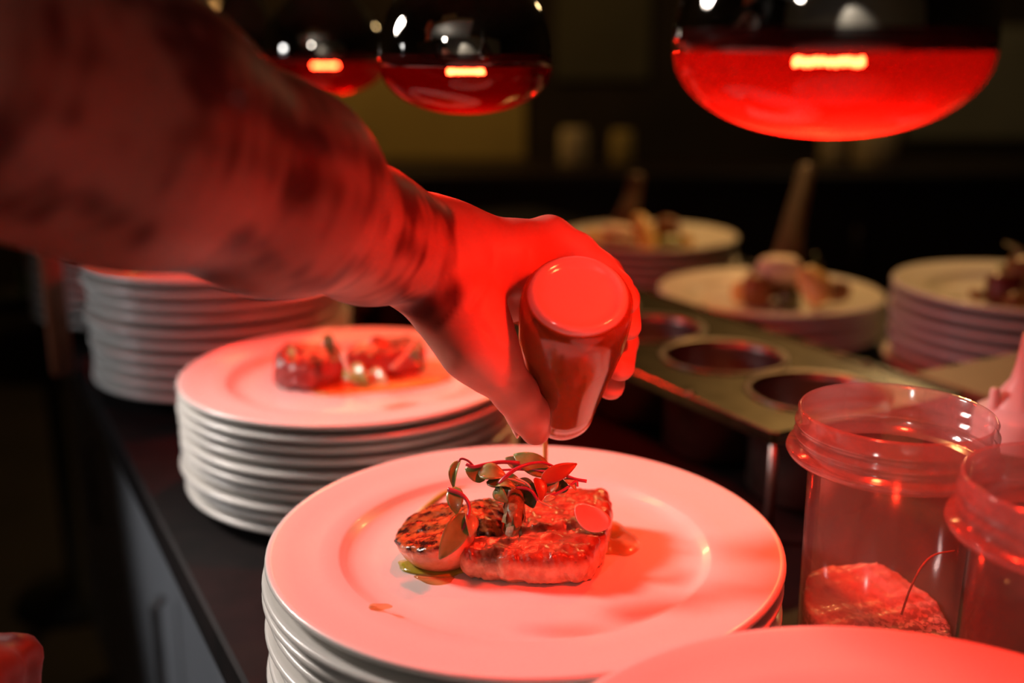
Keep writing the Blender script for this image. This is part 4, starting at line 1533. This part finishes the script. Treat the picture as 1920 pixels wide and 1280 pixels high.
# ------------------------------------------------------------------ dining side, far and dark
def back_counter():
    e = empty('sideboard', (0.4, 4.3, 0))
    tag(e, 'dark wooden sideboard along the far wall', 'sideboard')
    v, f = box(-2.2, 2.6, -.25, .3, .05, 0.81)
    mesh('body', v, f, M['darkwood'], e, smooth=False)
    v, f = box(-2.23, 2.63, -.28, .32, .81, 0.85, .004)
    mesh('top', v, f, M['darkwood'], e, smooth=False)
    for i in range(6):
        x = -2.16 + i * .79
        v, f = box(x, x + .75, -.27, -.25, .1, .78, .004)
        d = mesh('door', v, f, M['darkwood'], e, smooth=False)
        v, f = tube([(x + .70, -.28, .5), (x + .70, -.29, .52), (x + .70, -.29, .62), (x + .70, -.28, .64)], .006)
        mesh('handle', v, f, M['steel_dark'], d)


back_counter()


def board(name, px0, px1, py0, py1, d, mat, label, cat, th=.03):
    a, b = at(px0, py1, d), at(px1, py0, d)
    v, f = box(0, b.x - a.x, 0, th, 0, b.z - a.z, .004)
    return tag(mesh(name, v, f, mat, loc=(a.x, 5.2 - th - .003, a.z), smooth=False), label, cat)


DW = 5.2 * cP + 0.0
board('wall_panel', 560, 985, 110, 325, 5.05, M['olive'], 'dim olive brown panel on the far wall left of the middle', 'panel')
board('wall_panel', 1040, 1215, -40, 150, 5.05, M['dimboard'], 'small dim olive panel on the far wall right of the silver bulb', 'panel')
board('wall_panel', 1705, 1960, 50, 262, 5.05, M['greyboard'], 'dim grey panel on the far wall at the right', 'panel')


def canister(px, py, d, r, h, mat, label, cat):
    c = at(px, py, d)
    lv, lf = lathe([(0, 0), (r * .94, 0), (r, h * .04), (r, h * .8), (r * .92, h * .86), (r * .93, h * .98), (r * .85, h), (0, h)], 24)
    return tag(mesh('canister', lv, lf, mat, loc=(c.x, c.y, 0.851)), label, cat)


canister(1640, 275, 4.3, .085, .19, M['beige'], 'beige canister on the far sideboard at the right', 'canister')
canister(1562, 262, 4.35, .05, .17, M['beige'], 'slim beige canister left of the wider one on the sideboard', 'canister')
canister(1075, 300, 4.3, .055, .14, M['beige'], 'small beige canister on the far sideboard in the middle', 'canister')
canister(1165, 300, 4.35, .045, .13, M['olive'], 'olive canister on the far sideboard right of the small one', 'canister')
gb = at(75, 512, 2.4)
gt = empty('side_stand', (gb.x, gb.y, 0))
tag(gt, 'black stand in the dark at the far left', 'stand')
lv, lf = lathe([(0, 0), (.14, 0), (.14, .015), (.02, .03), (.02, gb.z - .07), (.12, gb.z - .065), (.12, gb.z - .05), (0, gb.z - .05)], 28)
mesh('pedestal', lv, lf, M['black'], gt)
lv, lf = lathe([(0, 0), (.04, 0), (.042, .004), (.042, .055), (.03, .068), (.014, .078), (.014, .10), (0, .10)], 24)
tag(mesh('green_bottle', lv, lf, M['greenglass'], loc=(gb.x, gb.y, gb.z - .0495)), 'green bottle glowing dimly in the dark at the far left', 'bottle')
gl = at(415, 40, 3.2)
e = empty('globe_lamp', (gl.x, gl.y, gl.z - .05))
tag(e, 'small amber globe lamp glowing beyond the forearm', 'lamp')
lv, lf = lathe([(.0 if i in (0, 16) else .045 * math.sin(math.pi * i / 16), .05 - .05 * math.cos(math.pi * i / 16)) for i in range(17)], 28)
mesh('globe', lv, lf, M['lampshade'], e)
v, f = tube([(0, 0, .095), (0, 0, 2.7 - gl.z + .05)], .005, 8)
mesh('cord', v, f, M['black'], e)

# pale bounce board, unseen and added for the bulbs to mirror
e = empty('bulb_reflector', (-0.65, -0.75, 2.06))
tag(e, 'added pale bounce board overhead behind the camera, mirrored in the bulbs', 'reflector')
v, f = merge(([(-.85, -.55, 0), (.85, -.55, 0), (.85, .55, 0), (-.85, .55, 0), (-.85, -.55, .08), (.85, -.55, .08), (.85, .55, .08), (-.85, .55, .08),
              (-.3, -.25, .40), (.3, -.25, .40), (.3, .25, .40), (-.3, .25, .40)],
             [(0, 3, 2, 1), (0, 1, 5, 4), (1, 2, 6, 5), (2, 3, 7, 6), (3, 0, 4, 7), (4, 5, 9, 8), (5, 6, 10, 9), (6, 7, 11, 10), (7, 4, 8, 11), (8, 9, 10, 11)]))
mesh('reflector_shell', v, f, M['reflector'], e, smooth=False)
v, f = box(-.3, .3, -.25, .25, .40, .64)
mesh('reflector_stem', v, f, M['reflector'], e, smooth=False)

# shades for the room lights, those of the added fills included
for loc, lb in ((KEY, 'white work light hanging over the left aisle'),
                (AISLE, 'added cool fill light low in the left aisle'),
                (WASH, 'added fill light shining on the tiles behind the camera'),
                ((-0.8, 3.9, 2.3), 'added amber fill lamp on the left of the dark dining side'),
                ((1.5, 3.9, 2.3), 'added amber fill lamp on the right of the dark dining side'),
                (WARM, 'warm downlight over the far row of plates')):
    e = empty('hanging_light', (loc[0], loc[1], loc[2] + .07))
    tag(e, lb, 'lamp', 'room lights')
    lv, lf = lathe([(.075, -.045), (.078, -.045), (.075, 0), (.05, .04), (.02, .06), (0, .06), (0, .055), (.048, .035), (.072, 0), (.075, -.045)], 32)
    mesh('shade', lv, lf, M['black'], e)
    v, f = tube([(0, 0, .058), (0, 0, 2.7 - loc[2] - .07)], .006, 8)
    mesh('cord', v, f, M['black'], e)
lv, lf = lathe([(0, .08), (.03, .08), (.032, .074), (.005, .068), (.004, -.10), (.012, -.11), (.014, -.14), (0, -.14)], 24)
tag(mesh('back_lamp_socket', lv, lf, M['black'], loc=(BACK[0], BACK[1], 1.98)), 'small lamp socket under the pale bounce board', 'lamp')
